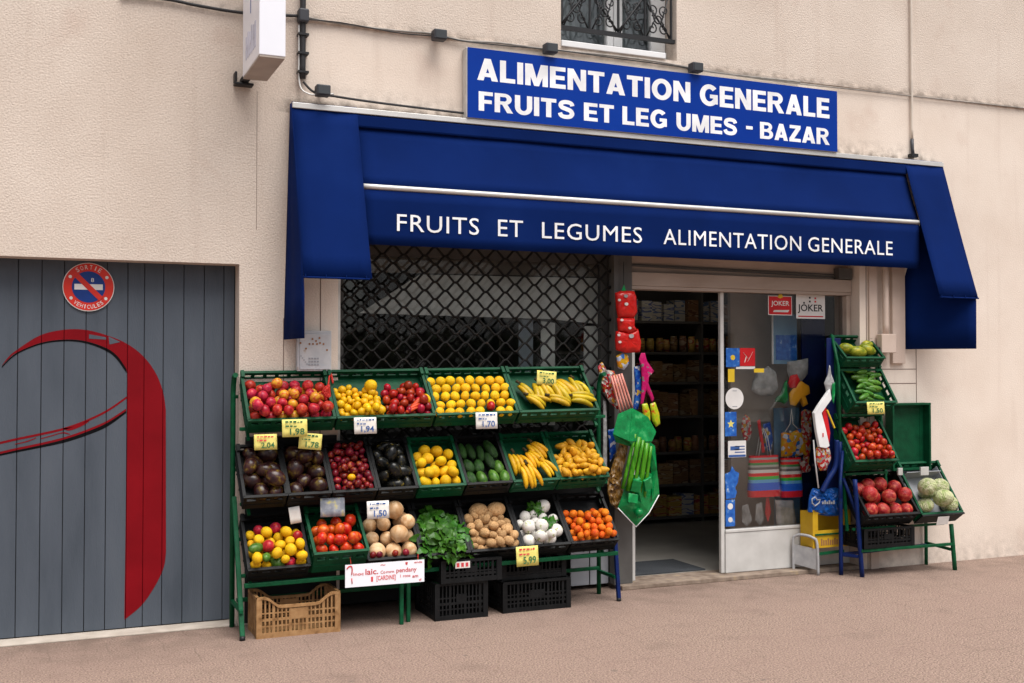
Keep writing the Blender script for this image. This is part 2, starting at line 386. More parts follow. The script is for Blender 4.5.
# ------------------------------------------------------------------ mesh building
class MB:
    def __init__(self):
        self.v = []; self.f = []; self.sm = []
    def add(self, vs, fs, smooth=False):
        o = len(self.v)
        self.v += [tuple(p) for p in vs]
        for f in fs:
            self.f.append([i + o for i in f]); self.sm.append(smooth)
        return self
    def box(self, x0, x1, y0, y1, z0, z1, mtx=None):
        vs = [Vector((x, y, z)) for x in (x0, x1) for y in (y0, y1) for z in (z0, z1)]
        if mtx is not None: vs = [mtx @ p for p in vs]
        return self.add(vs, [(0, 1, 3, 2), (4, 6, 7, 5), (0, 4, 5, 1), (2, 3, 7, 6), (0, 2, 6, 4), (1, 5, 7, 3)])
    def bar(self, a, b, w, d=None, roll=0):
        """rectangular bar from a to b"""
        a, b = Vector(a), Vector(b); d = d or w
        ax = (b - a).normalized()
        ref = Vector((0, 0, 1)) if abs(ax.z) < .9 else Vector((0, 1, 0))
        s = ax.cross(ref).normalized(); t = s.cross(ax)
        vs = []
        for p in (a, b):
            for i, j in ((-1, -1), (1, -1), (1, 1), (-1, 1)):
                vs.append(p + s * (i * w / 2) + t * (j * d / 2))
        return self.add(vs, [(3, 2, 1, 0), (4, 5, 6, 7), (0, 1, 5, 4), (1, 2, 6, 5), (2, 3, 7, 6), (3, 0, 4, 7)])
    def tube(self, pts, r, seg=8, closed=False, caps=True):
        pts = [Vector(p) for p in pts]
        if len(pts) == 2 and not isinstance(r, (list, tuple)):      # long straight runs get rings along them
            k = min(40, max(1, int((pts[1] - pts[0]).length / .08)))
            pts = [pts[0].lerp(pts[1], i / k) for i in range(k + 1)]
        n = len(pts)
        rs = r if isinstance(r, (list, tuple)) else [r] * n
        vs = []; prev = None
        for i, p in enumerate(pts):
            if closed: t = pts[(i + 1) % n] - pts[i - 1]
            else: t = pts[min(i + 1, n - 1)] - pts[max(i - 1, 0)]
            t.normalize()
            if prev is None:
                ref = Vector((0, 1, 0)) if abs(t.y) < .9 else Vector((1, 0, 0))
                s = t.cross(ref).normalized()
            else:
                s = (prev - t * prev.dot(t)).normalized()
            prev = s; q = t.cross(s)
            for k in range(seg):
                a = 2 * math.pi * k / seg
                vs.append(p + (s * math.cos(a) + q * math.sin(a)) * rs[i])
        fs = []
        for i in range(n if closed else n - 1):
            j = (i + 1) % n
            for k in range(seg):
                l = (k + 1) % seg
                fs.append((i * seg + k, i * seg + l, j * seg + l, j * seg + k))
        self.add(vs, fs, True)
        if caps and not closed:
            o = len(self.v) - len(vs)
            self.f.append([o + k for k in reversed(range(seg))]); self.sm.append(False)
            self.f.append([o + (n - 1) * seg + k for k in range(seg)]); self.sm.append(False)
        return self
    def prism(self, poly, y0, y1):
        """poly of (x, z) or Vectors, extruded from y0 to y1"""
        P = [(p[0], p[1]) if len(p) == 2 else (p[0], p[2]) for p in poly]
        n = len(P)
        vs = [Vector((x, y0, z)) for x, z in P] + [Vector((x, y1, z)) for x, z in P]
        tri = tessellate_polygon([[Vector((x, z, 0)) for x, z in P]])
        fs = [tuple(t) for t in tri] + [tuple(i + n for i in reversed(t)) for t in tri]
        fs += [(i, (i + 1) % n, (i + 1) % n + n, i + n) for i in range(n)]
        return self.add(vs, fs)
    def puff(self, poly, y, thick, rings=None, wob=.0, sub=4):
        """a packet of crinkled film with the outline poly"""
        P0 = [Vector((p[0], 0, p[1] if len(p) == 2 else p[2])) for p in poly]
        P = []
        for i, p in enumerate(P0):
            q = P0[(i + 1) % len(P0)]
            for k in range(sub):
                e = p.lerp(q, k / sub)
                if k and wob: e += Vector((rnd.uniform(-wob, wob) * .5, 0, rnd.uniform(-wob, wob) * .5))
                P.append(e)
        n = len(P); c = sum(P, Vector()) / n
        rings = (1, .94, .86, .74, .60, .44, .26)
        for sgn in (-1, 1):
            vs = []
            for q in rings:
                b = (1 - q ** 4) ** .6
                for p in P:
                    e = c + (p - c) * q
                    w = rnd.uniform(-1, 1) * wob if q < .97 else 0
                    vs.append(Vector((e.x + w * .6, y + sgn * (thick * .42 * b + (.0008 if q == 1 else 0)) + w, e.z + w * .4)))
            vs.append(Vector((c.x, y + sgn * thick * .42, c.z)))
            fs = []
            for k in range(len(rings) - 1):
                for i in range(n):
                    j = (i + 1) % n
                    f = (k * n + i, k * n + j, (k + 1) * n + j, (k + 1) * n + i)
                    fs.append(f if sgn < 0 else f[::-1])
            k = len(rings) - 1
            for i in range(n):
                f = (k * n + i, k * n + (i + 1) % n, len(vs) - 1)
                fs.append(f if sgn < 0 else f[::-1])
            self.add(vs, fs, wob < .004)
        return self
    def loft(self, rows, thick=0):
        """open sheet through rows of points"""
        n = len(rows[0]); vs = [p for r in rows for p in r]
        fs = [(i * n + j, i * n + j + 1, (i + 1) * n + j + 1, (i + 1) * n + j) for i in range(len(rows) - 1) for j in range(n - 1)]
        return self.add(vs, fs, True)
    def bounds(self):
        a = np.array([tuple(p) for p in self.v]); return a.min(0), a.max(0)
    def mesh(self, name, mt, off=Vector()):
        me = bpy.data.meshes.new(name)
        me.from_pydata([(p[0] - off[0], p[1] - off[1], p[2] - off[2]) for p in self.v], [], self.f)
        bm = bmesh.new(); bm.from_mesh(me)
        bmesh.ops.recalc_face_normals(bm, faces=bm.faces)
        bm.to_mesh(me); bm.free()
        me.polygons.foreach_set('use_smooth', self.sm)
        for m_ in (mt if isinstance(mt, (list, tuple)) else [mt]): me.materials.append(m_)
        me.update()
        return me
    def build(self, name, mt, parent=None, bevel=0, solid=0):
        """one mesh object; given in world coordinates, origin at its base (or its parent's origin)"""
        if parent is None:
            lo, hi = self.bounds()
            off = Vector(((lo[0] + hi[0]) / 2, (lo[1] + hi[1]) / 2, lo[2]))
        else:
            off = world_loc(parent)
        o = bpy.data.objects.new(name, self.mesh(name, mt, off))
        COL.objects.link(o)
        if parent is None: o.location = off
        else: o.parent = parent
        if solid:
            s = o.modifiers.new('thickness', 'SOLIDIFY'); s.thickness = solid; s.offset = 0
        if bevel:
            b = o.modifiers.new('bevel', 'BEVEL'); b.width = bevel; b.segments = 2; b.limit_method = 'ANGLE'
        return o

def world_loc(o):
    p = Vector()
    while o is not None:
        p += o.location; o = o.parent
    return p

def tag(o, label=None, cat=None, group=None, kind=None):
    if label: o['label'] = label
    if cat: o['category'] = cat
    if group: o['group'] = group
    if kind: o['kind'] = kind
    return o

def thing(name, loc, label, cat, group=None):
    o = bpy.data.objects.new(name, None); COL.objects.link(o)
    o.location = loc; o.empty_display_size = .1
    return tag(o, label, cat, group)

def text_mesh(s, w, h, ext=.001, bold=0.0, spacing=1.0):
    """text in the local XZ plane facing -y, lower left at the origin, exactly w by h (h = height of the whole line box)"""
    cu = bpy.data.curves.new('lettering', 'FONT')
    cu.body = s; cu.size = 1; cu.offset = bold; cu.space_character = spacing; cu.resolution_u = 3
    ob = bpy.data.objects.new('lettering', cu); COL.objects.link(ob)
    dg = bpy.context.evaluated_depsgraph_get()
    me = bpy.data.meshes.new_from_object(ob.evaluated_get(dg))
    bpy.data.objects.remove(ob); bpy.data.curves.remove(cu)
    n = len(me.vertices)
    a = np.empty(n * 3); me.vertices.foreach_get('co', a); a = a.reshape(-1, 3)
    lo, hi = a.min(0), a.max(0)
    faces = [tuple(p.vertices) for p in me.polygons]
    bpy.data.meshes.remove(me)
    mb = MB()
    front = [Vector(((p[0] - lo[0]) / (hi[0] - lo[0]) * w, 0, (p[1] - lo[1]) / (hi[1] - lo[1]) * h)) for p in a]
    edges = {}
    for f in faces:
        for i in range(len(f)):
            e = (f[i], f[(i + 1) % len(f)]); edges[e] = 1
    mb.add(front, faces)
    vs = []; fs = []
    for (i, j) in edges:
        if (j, i) in edges: continue
        k = len(vs)
        vs += [front[i], front[j], front[j] + Vector((0, ext, 0)), front[i] + Vector((0, ext, 0))]
        fs.append((k, k + 1, k + 2, k + 3))
    mb.add(vs, fs)
    return mb

def letters(name, s, p0, p1, y, mt, parent, bold=0.0, ext=.003, spacing=1.0):
    """line of writing between the corners p0 = (x, z) and p1 = (x, z) in front of the plane y"""
    t = text_mesh(s, p1[0] - p0[0], p1[1] - p0[1], ext, bold, spacing)
    t.v = [(p[0] + p0[0], p[1] + y - ext, p[2] + p0[1]) for p in t.v]
    return t.build(name, mt, parent)

def rect(u0, v0, u1, v1, y):
    a = W(u0, v0, y); b = W(u1, v1, y)
    return min(a.x, b.x), max(a.x, b.x), min(a.z, b.z), max(a.z, b.z)

def poly(pts, y):
    return [W(u, v, y) for u, v in pts]

# ------------------------------------------------------------------ ground
def structure(mb, name, mt):
    return tag(mb.build(name, mt), kind='structure')
g = MB(); g.add([(-150, -150, -.14), (150, -150, -.14), (150, 150, -.14), (-150, 150, -.14)], [(0, 1, 2, 3)])
structure(g, 'ground', M['asphalt'])
g = MB(); g.box(-40, 40, -8.6, .32, -.16, 0.0)
structure(g, 'pavement', M['paving'])
g = MB(); g.box(-40, 40, -8.78, -8.603, -.18, .004)
structure(g, 'kerb', M['kerb_stone'])
g = MB(); g.box(-60, 60, -19.5, -8.79, -.18, -.132)
structure(g, 'road', M['asphalt'])
g = MB(); g.box(-60, 60, -30, -19.51, -.18, -.01)
structure(g, 'far_pavement', M['kerb_stone'])

# ------------------------------------------------------------------ the building
bld = thing('shop_building', (3.5, .1, 0), 'pale stucco building with grey garage gate and small grocery shop under blue awning', 'building')
GX1, GZ = 1.145, 2.232
SX0, SX1, SZ = 1.77, 5.97, 2.47
WX0, WX1, WZ0, WZ1 = 3.357, 4.30, 3.842, 5.1
def facade():
    xs = [-9, -3.4, GX1, SX0, WX0, WX1, SX1, 13]
    zs = [0, GZ, SZ, WZ0, WZ1, 8]
    holes = [(-3.4, GX1, 0, GZ, .155), (SX0, SX1, 0, SZ, .30), (WX0, WX1, WZ0, WZ1, .2)]
    mb = MB()
    for i in range(len(xs) - 1):
        for j in range(len(zs) - 1):
            cx, cz = (xs[i] + xs[i + 1]) / 2, (zs[j] + zs[j + 1]) / 2
            if any(a < cx < b and c < cz < d for a, b, c, d, _ in holes): continue
            mb.add([(xs[i], 0, zs[j]), (xs[i + 1], 0, zs[j]), (xs[i + 1], 0, zs[j + 1]), (xs[i], 0, zs[j + 1])], [(0, 1, 2, 3)])
    for a, b, c, d, t in holes:
        q = [(a, c), (a, d), (b, d), (b, c)]
        for k in range(4):
            if c == 0 and k == 3: continue
            (x0, z0), (x1, z1) = q[k], q[(k + 1) % 4]
            mb.add([(x0, 0, z0), (x1, 0, z1), (x1, t, z1), (x0, t, z0)], [(0, 1, 2, 3)])
    # returns and back so that no light leaks in
    mb.add([(-9, 0, 0), (-9, 0, 8), (-9, 9, 8), (-9, 9, 0)], [(0, 1, 2, 3)])
    mb.add([(13, 0, 0), (13, 0, 8), (13, 9, 8), (13, 9, 0)], [(0, 1, 2, 3)])
    mb.add([(-9, 9, 0), (-9, 9, 8), (13, 9, 8), (13, 9, 0)], [(0, 1, 2, 3)])
    mb.add([(-9, 0, 8), (13, 0, 8), (13, 9, 8), (-9, 9, 8)], [(0, 1, 2, 3)])
    return mb
facade().build('facade_wall', M['stucco'], bld)

# string line between the coats, plaster joints of the piers (thin raised or sunk lines in real relief)
j = MB()
zc = 3.812
j.box(1.56, 9, -.010, .004, zc - .012, zc + .004)
j.build('string_course', M['stucco'], bld)
j = MB()
for x, z0, z1 in ((1.655, 0.0, 2.28), (6.035, .0, 2.43), (6.54, 1.27, 2.9)):
    j.box(x - .003, x + .003, -.0015, .02, z0, z1)
for x0, x1, z in ((6.06, 6.54, 1.575), (6.2, 6.54, 1.46)):
    j.box(x0, x1 - .004, -.0012, .02, z - .003, z + .003)
j.box(1.418, 1.423, -.0015, .02, 0.02, 1.9)
j.build('plaster_joint', M['joint'], bld)
j = MB(); j.box(1.247, 1.2495, -.001, .02, 2.45, 3.32)
j.build('plaster_joint', M['joint'], bld)
# pilaster strips right of the shop window
s = MB()
s.box(6.05, 6.13, -.022, -.0005, 0, 2.6)
s.box(6.27, 6.40, -.035, -.0005, 1.62, 2.6)
s.build('pilaster_strip', M['plaster_pale'], bld, bevel=.004)

# garage threshold
s = MB(); s.box(-3.4, GX1 - .002, -.012, .15, .0, .010)
s.build('threshold', M['concrete'], bld, bevel=.003)

# ---- garage gate with painted emblem
GY = .15
gate = thing('garage_gate', (-1.1, GY, .01), None, None)
gate.parent = bld; gate.location = Vector((-1.1, GY, .01)) - world_loc(bld)
g = MB(); g.box(-3.4, GX1, GY + .012, GY + .05, .012, GZ + .02)
g.build('backing', M['gate_gap'], gate)
edges = [-.11, .018, .142, .264, .382, .501, .598, .71, .831, .954, 1.074]
x = -.11
left = []
while x > -3.4: x -= .121; left.append(x)
edges = sorted(left + edges) + [GX1 - .004]
g = MB()
for a, b in zip(edges[:-1], edges[1:]):
    g.box(a + .0022, b - .0022, GY, GY + .018, .014, GZ + .01)
g.build('plank_panel', M['gate'], gate, bevel=.0018)
EY = GY - .0012
def emb(name, pts, mt, y=EY, t=.0011):
    """a painted figure: one skin over the planks that follows the grooves between them"""
    P = [W(u, v, y) for u, v in pts]
    bm = bmesh.new()
    vs = [bm.verts.new(p) for p in P]
    for tri in tessellate_polygon([[Vector((p.x, p.z, 0)) for p in P]]):
        try: bm.faces.new([vs[i] for i in tri])
        except ValueError: pass
    lo, hi = min(p.x for p in P), max(p.x for p in P)
    for gx in edges[1:-1]:
        if not lo < gx < hi: continue
        for dx in (-.0021, 0, .0021):
            bmesh.ops.bisect_plane(bm, geom=bm.verts[:] + bm.edges[:] + bm.faces[:], dist=1e-6, plane_co=(gx + dx, y, 0), plane_no=(1, 0, 0))
    for v in bm.verts:
        if any(abs(v.co.x - gx) < 1e-5 for gx in edges[1:-1]): v.co.y += .009
    bmesh.ops.recalc_face_normals(bm, faces=bm.faces)
    me = bpy.data.meshes.new(name); bm.to_mesh(me); bm.free(); me.materials.append(mt)
    off = world_loc(gate)
    me.transform(Matrix.Translation(-off))
    o = bpy.data.objects.new(name, me); COL.objects.link(o); o.parent = gate
    return o
def strip(upper, lower): return upper + lower[::-1]
bez = lambda pts: pts
def smooth(pts, n=6):
    """Catmull-Rom through the points"""
    out = []
    P = [pts[0]] + list(pts) + [pts[-1]]
    for i in range(1, len(P) - 2):
        p0, p1, p2, p3 = P[i - 1], P[i], P[i + 1], P[i + 2]
        for k in range(n):
            t = k / n
            out.append(tuple(.5 * (2 * b + (c - a) * t + (2 * a - 5 * b + 4 * c - d) * t * t + (3 * b - a - 3 * c + d) * t ** 3) for a, b, c, d in zip(p0, p1, p2, p3)))
    out.append(tuple(pts[-1]))
    return out
outer = smooth([(1.6, 366), (8, 357.5), (16.4, 350.2), (40, 335.4), (63.5, 329.8), (85, 329.8), (106.6, 335.2), (127, 343.8), (143.5, 356.5), (155.8, 373.3), (163, 392), (165.8, 410)])
tail = smooth([(166, 552), (163.8, 567), (155.3, 585.5), (141.6, 605.3), (124.4, 619.8)])
inner = smooth([(127.0, 396), (127.5, 380), (126, 369), (117, 355.9), (105.6, 347.7), (85, 341), (63.5, 339.5), (40, 343), (16.4, 352.8), (8, 359.5), (1.6, 366)])
emb('painted_arch', outer + tail + [(126.0, 500)] + inner[:-1], M['emblem_red'])
sh_out = smooth([(126.4, 369), (117.3, 356.0), (105.6, 347.9), (85, 341.2), (63.5, 339.7), (40, 343.2), (16.4, 353), (2.0, 366)])
sh_in = smooth([(126.6, 373), (116.0, 358.4), (104.8, 350.2), (85, 343.0), (63.5, 341.2), (40, 344.6), (16.4, 354.6), (1.6, 368)])
emb('painted_shadow', sh_out + sh_in[::-1], M['emblem_black'], EY - .0009)
up = [(126.7, 396.3), (106.6, 410), (85, 420.3), (63.5, 427.8), (40, 433.2), (15.4, 438.3), (0, 441.8), (-30, 448)]
r1a, r1b = smooth(up), smooth([(u, v + 2.3) for u, v in up])
emb('painted_ribbon', r1a + r1b[::-1], M['emblem_red'])
lo_ = [(126.2, 408.6), (106.6, 421), (85, 430.2), (63.5, 437.4), (40, 443.1), (15.4, 448.2), (0, 451.7), (-30, 458)]
r2a, r2b = smooth(lo_), smooth([(u, v + 2.2) for u, v in lo_])
emb('painted_ribbon', r2a + r2b[::-1], M['emblem_red'])
r3b = smooth([(126.2, 413), (106.6, 427), (85, 436), (63.5, 442.8), (40, 447.8), (15.4, 452.6), (0, 455.8), (-30, 462)])
emb('painted_shadow', r2b + r3b[::-1], M['emblem_black'], EY)
emb('painted_arrow', [(89, 334.2), (106.0, 337.2), (106.0, 339.6), (89, 338.6)], M['gate'], EY - .0012)
emb('painted_arrow', [(108.5, 336.4), (120.6, 342), (109.5, 344.4)], M['gate'], EY - .0012)
EY -= .0007
emb('painted_swirl', smooth([(63, 428), (75, 426.5), (89, 420.3)]) + smooth([(89, 421.5), (82, 426), (70, 430.5), (63, 429)]), M['emblem_red'])
emb('painted_swirl', smooth([(15, 443.7), (25, 441.5), (36, 437.6)]) + smooth([(36, 438.5), (26, 442.3), (15, 444.6)]), M['emblem_red'])
EY -= .0007
emb('painted_swirl', smooth([(41, 438.2), (52, 435.2), (63, 432.2), (70, 434)]) + smooth([(70, 434.8), (62, 433.4), (52, 436.2), (41, 439.2)]), M['emblem_red'])

# ---- no parking disc
c = W(88.6, 287, GY - .01)
disc = thing('parking_sign', c, 'round red and blue no parking sign fixed high on grey garage gate', 'sign')
def ringpts(cx, cz, r, n=48): return [(cx + r * math.cos(2 * math.pi * i / n), cz + r * math.sin(2 * math.pi * i / n)) for i in range(n)]
RD = .146
def dd(name, pts, mt, y0, y1):
    mb = MB(); mb.prism(pts, y0, y1); return mb.build(name, mt, disc)
yb = c.y
dd('rim', ringpts(c.x, c.z, RD), M['sticker_white'], yb - .002, yb + .008)
D('sign_red', (.60, .030, .018), rough=.4); D('sign_blue', (.006, .035, .20), rough=.4)
dd('red_ring', ringpts(c.x, c.z, RD - .0045), M['sign_red'], yb - .0035, yb - .0022)
dd('blue_disc', ringpts(c.x, c.z, .094), M['sign_blue'], yb - .005, yb - .0037)
dd('white_bar', [(c.x - .080, c.z - .017), (c.x + .080, c.z - .017), (c.x + .080, c.z + .017), (c.x - .080, c.z + .017)], M['sticker_white'], yb - .0065, yb - .0052)
k = .7071
dd('slash', [(c.x + (a * k + b * k), c.z + (-a * k + b * k)) for a, b in ((-.1, -.0155), (.1, -.0155), (.1, .0155), (-.1, .0155))], M['sign_red'], yb - .008, yb - .0067)
letters('inscription', '8', (c.x + .013, c.z + .03), (c.x + .030, c.z + .054), yb - .0052, M['sticker_white'], disc, ext=.0008)
def arc_text(s, r, a0, a1, h, flip=False):
    for i, ch in enumerate(s):
        if ch == ' ': continue
        a = a0 + (a1 - a0) * i / (len(s) - 1)
        t = text_mesh(ch, h * .62 if ch != 'I' else h * .2, h, .0006)
        ww = h * .62 if ch != 'I' else h * .2
        rot = a - math.pi / 2 if not flip else a + math.pi / 2
        out = []
        for p in t.v:
            lx, lz = p[0] - ww / 2, p[2] - h / 2
            X_ = lx * math.cos(rot) - lz * math.sin(rot); Z_ = lx * math.sin(rot) + lz * math.cos(rot)
            out.append((c.x + r * math.cos(a) + X_, yb - .0043 + p[1], c.z + r * math.sin(a) + Z_))
        t.v = out
        yield t
def merge(parts):
    m_ = MB()
    for t in parts: m_.add(t.v, t.f)
    return m_
merge(arc_text('SORTIE', .119, R(122), R(58), .026)).build('inscription', M['sticker_white'], disc)
merge(arc_text('VEHICULES', .119, R(232), R(308), .024, True)).build('inscription', M['sticker_white'], disc)
for aa in (150, 30, 215, 325):
    a = R(aa); xx, zz = c.x + .119 * math.cos(a), c.z + .119 * math.sin(a)
    dd('badge', ringpts(xx, zz, .010, 8), M['sticker_white'], yb - .0043, yb - .0037)

# ---- upper window with wrought iron
win = thing('window', (3.83, .2, WZ0), None, None); win.parent = bld; win.location = Vector((3.83, .2, WZ0)) - world_loc(bld)
f = MB()
f.box(WX0, WX1, .14, .20, WZ0 + .001, WZ0 + .095)
for a, b in ((WX0 + .001, WX0 + .06), (3.80, 3.855), (3.858, 3.93), (4.17, 4.295)):
    f.box(a, b, .15, .21, WZ0 + .096, WZ1 - .001)
f.build('frame', M['pvc'], win, bevel=.006)
f = MB(); f.box(WX0 + .06, 4.17, .185, .190, WZ0 + .096, WZ1)
f.build('pane', M['glass'], win)
f = MB(); f.box(WX0 + .02, WX1 - .02, .40, .41, WZ0, WZ1)
D('curtain', [(.3, (.30, .30, .31)), (.7, (.44, .44, .45))], scale=6, rough=.9, stretch=(9, 1, .3))
f.build('curtain', M['curtain'], win)
f = MB(); f.box(WX0 + .0015, 4.2, -.012, .138, WZ0 + .0015, WZ0 + .045)
f.build('sill', M['pvc'], win, bevel=.005)
gr = thing('window_grille', (3.8, .02, WZ0 + .1), 'black wrought iron scroll grille in front of the upstairs window', 'window grille')
f = MB()
gz = WZ0 + .145
f.bar((WX0 + .003, .03, gz), (WX1 - .004, .03, gz), .028, .028)
f.build('bottom_rail', M['dark_iron'], gr)
f = MB()
for xx in (WX0 + .02, 3.60, 3.83, 4.05, 4.27):
    f.bar((xx, .03, gz + .016), (xx, .03, WZ1 - .002), .014, .014)
f.build('upright', M['dark_iron'], gr)
f = MB()
def spiral(cx, cz, r, a0, turns, sg=1):
    return [(cx + r * (1 - .75 * t) * math.cos(a0 + sg * 2 * math.pi * turns * t), .03, cz + r * (1 - .75 * t) * math.sin(a0 + sg * 2 * math.pi * turns * t)) for t in [i / 16 for i in range(17)]]
cells = [(WX0 + .02, 3.60), (3.60, 3.83), (3.83, 4.05), (4.05, 4.27)]
for (a, b) in cells:
    cx = (a + b) / 2
    for zz in (gz + .02, gz + .36, gz + .70):
        for s_ in (-1, 1):
            f.tube([(cx + s_ * .095, .03, zz), (cx + s_ * .03, .03, zz + .12), (cx + s_ * .09, .03, zz + .32)], .006, 6)
            f.tube(spiral(cx + s_ * .05, zz + .06, .042, R(90), 1.2, s_), .0055, 6)
            f.tube(spiral(cx + s_ * .05, zz + .20, .045, R(-90), 1.2, -s_), .0055, 6)
            f.tube(spiral(cx + s_ * .04, zz + .30, .035, R(90), 1.1, s_), .0055, 6)
        f.tube([(cx, .03, zz + .13 + .03 * math.sin(2 * math.pi * i / 12)) if False else (cx + .028 * math.cos(2 * math.pi * i / 12), .03, zz + .13 + .028 * math.sin(2 * math.pi * i / 12)) for i in range(12)], .006, 6, closed=True)
for (a, b) in ((WX0 + .02, 3.83), (3.83, 4.27)):
    f.tube([(a, .042, gz + .55), (b, .042, gz + .03)], .008, 6)
    f.tube([(a, .018, gz + .03), (b, .018, gz + .60)], .008, 6)
f.build('scrollwork', M['dark_iron'], gr)

# ------------------------------------------------------------------ shop front
# room behind
r_ = MB()
RX0, RX1, RY0, RY1, RZ = 1.60, 7.2, .302, 3.3, 2.75
r_.add([(RX0, RY0, .03), (RX1, RY0, .03), (RX1, RY1, .03), (RX0, RY1, .03)], [(0, 1, 2, 3)])
r_.build('shop_floor', M['room_floor'], bld)
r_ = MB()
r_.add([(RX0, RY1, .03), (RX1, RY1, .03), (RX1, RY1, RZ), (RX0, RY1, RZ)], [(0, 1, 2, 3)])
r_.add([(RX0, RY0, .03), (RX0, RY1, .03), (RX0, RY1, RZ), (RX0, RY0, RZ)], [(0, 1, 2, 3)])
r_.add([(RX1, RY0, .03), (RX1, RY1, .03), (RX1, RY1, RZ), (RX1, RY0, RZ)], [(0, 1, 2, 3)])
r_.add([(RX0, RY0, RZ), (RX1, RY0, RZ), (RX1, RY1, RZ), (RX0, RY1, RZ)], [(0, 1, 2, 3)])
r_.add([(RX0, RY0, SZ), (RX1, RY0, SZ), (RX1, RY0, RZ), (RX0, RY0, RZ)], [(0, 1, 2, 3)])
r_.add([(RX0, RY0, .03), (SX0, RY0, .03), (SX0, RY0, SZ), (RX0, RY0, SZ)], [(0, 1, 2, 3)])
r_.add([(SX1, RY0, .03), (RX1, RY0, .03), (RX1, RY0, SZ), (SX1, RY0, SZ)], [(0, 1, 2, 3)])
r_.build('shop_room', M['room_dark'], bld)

# display window behind the rolling grille
dw = thing('display_window', (2.8, .2, .7), None, None); dw.parent = bld; dw.location = Vector((2.8, .2, .7)) - world_loc(bld)
f = MB(); f.box(SX0 + .03, 3.84, .20, .28, .032, .72)
f.build('apron', M['apron'], dw)
f = MB()
f.box(SX0 + .03, 3.84, .21, .27, .722, .775)
f.box(SX0 + .03, 3.84, .21, .27, 2.34, SZ - .002)
f.box(SX0 + .03, SX0 + .09, .212, .268, .776, 2.339); f.box(3.78, 3.838, .212, .268, .776, 2.339)
f.build('frame', M['shelf_metal'], dw)
f = MB(); f.box(SX0 + .09, 3.78, .237, .243, .775, 2.34)
f.build('pane', M['glass'], dw)
f = MB()
for k_ in range(2): f.box(3.50 + k_ * .155, 3.645 + k_ * .155, .145, .16, .034, .36)
f.build('panel_board', M['grey_board'], dw)
# added boards, coloured and cut to stand in for soft reflections in the pane
BYD = .262
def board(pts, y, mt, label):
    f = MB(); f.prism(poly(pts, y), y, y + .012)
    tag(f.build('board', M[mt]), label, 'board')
board([(350, 273), (394, 272.5), (609, 277), (609, 240), (350, 240)], BYD, 'brown_reflection', 'brown board imitating a reflection across the top of the grilled shop window')
board([(360, 313), (402, 286), (420, 274.5), (609, 278.5), (609, 325), (550, 319)], BYD, 'pale_reflection', 'long pale board with slanted left end imitating a reflection in the grilled shop window')
board([(584, 326), (609, 326), (609, 425), (584, 425)], BYD, 'pale_reflection', 'upright pale board imitating a reflection at the right end of the grilled shop window')
board([(519, 319), (533, 320.5), (533, 425), (519, 425)], BYD + .05, 'grey_board', 'narrow grey board imitating a reflection in the dark middle of the grilled shop window')
board([(541, 321), (555, 323), (555, 425), (541, 425)], BYD + .03, 'pale_reflection', 'narrow pale board imitating a reflection left of the dark gap in the grilled shop window')
# rolling grille
rg = thing('rolling_grille', (2.8, .1, .8), 'black rolling mesh grille of rounded diamonds closed over the shop window', 'shutter')
f = MB()
GXA, GXB, CW, CHh = 1.80, 3.80, .147, .0585
nrow = 26
for i in range(nrow):
    zb = 2.46 - CHh * (i + .5)
    pts = []
    nx = int((GXB - GXA) / (CW / 2) * 6)
    for k_ in range(nx + 1):
        xx = GXA + (GXB - GXA) * k_ / nx
        ph = (xx - GXA) / CW + (.5 if i % 2 else 0)
        t_ = abs((ph % 1) * 2 - 1) * 2 - 1
        s_ = max(-1, min(1, t_ * 1.38))
        pts.append((xx, .10 + (.003 if i % 2 else -.003), zb + s_ * CHh * .5))
    f.tube(pts, .0084, 6)
f.build('mesh_curtain', M['grille'], rg)
f = MB(); f.box(1.772, 1.796, .04, .13, .034, SZ - .003)
f.build('guide_rail', M['alu'], rg, bevel=.003)
f = MB(); f.box(3.802, 3.838, .05, .13, .034, SZ - .003)
f.build('guide_rail', M['shelf_metal'], rg, bevel=.003)

# door frame, header, fixed pane
sd = thing('shop_door', (4.4, .15, .03), None, None); sd.parent = bld; sd.location = Vector((4.4, .15, .03)) - world_loc(bld)
f = MB(); f.box(3.842, 3.965, .08, .27, .034, SZ - .002)
f.build('dark_post', M['shelf_metal'], sd)
f = MB()
f.box(3.967, 3.992, .12, .20, .034, 2.160); f.box(3.995, 4.022, .14, .22, .034, 2.160)
f.box(4.762, 4.794, .14, .172, .034, 2.160)
f.build('jamb', M['white_metal'], sd, bevel=.004)
f = MB()
f.box(3.967, 5.965, .09, .22, 2.162, 2.184)
f.build('door_track', M['beige_board'], sd)
f = MB()
f.box(3.967, 5.966, .085, .22, 2.186, 2.285)
f.build('header', M['beige_board'], sd, bevel=.004)
f = MB(); f.box(3.967, 5.966, .13, .22, 2.287, SZ - .003)
f.build('soffit_board', M['beige_board'], sd)
f = MB()
f.bar((3.97, .118, 2.335), (5.96, .118, 2.305), .012); f.bar((3.97, .122, 2.345), (5.96, .122, 2.325), .008)
f.box(5.82, 5.95, .06, .125, 2.29, 2.375)
f.build('awning_rod', M['shelf_metal'], sd)
f = MB(); f.box(4.796, 5.965, .13, .19, .034, .335); f.box(4.796, 5.965, .125, .195, .337, .36)
f.build('lower_panel', M['white_metal'], sd, bevel=.004)
f = MB(); f.box(5.925, 5.967, .10, .20, .362, 2.160)
f.build('jamb', M['beige_board'], sd, bevel=.004)
PY = .150
f = MB(); f.box(4.796, 5.924, PY, PY + .006, .361, 2.160)
f.build('pane', M['glass_door'], sd)
f = MB(); f.box(3.842, SX1 - .002, .012, .30, .0, .031)
f.build('threshold', M['threshold_stone'], sd, bevel=.004)

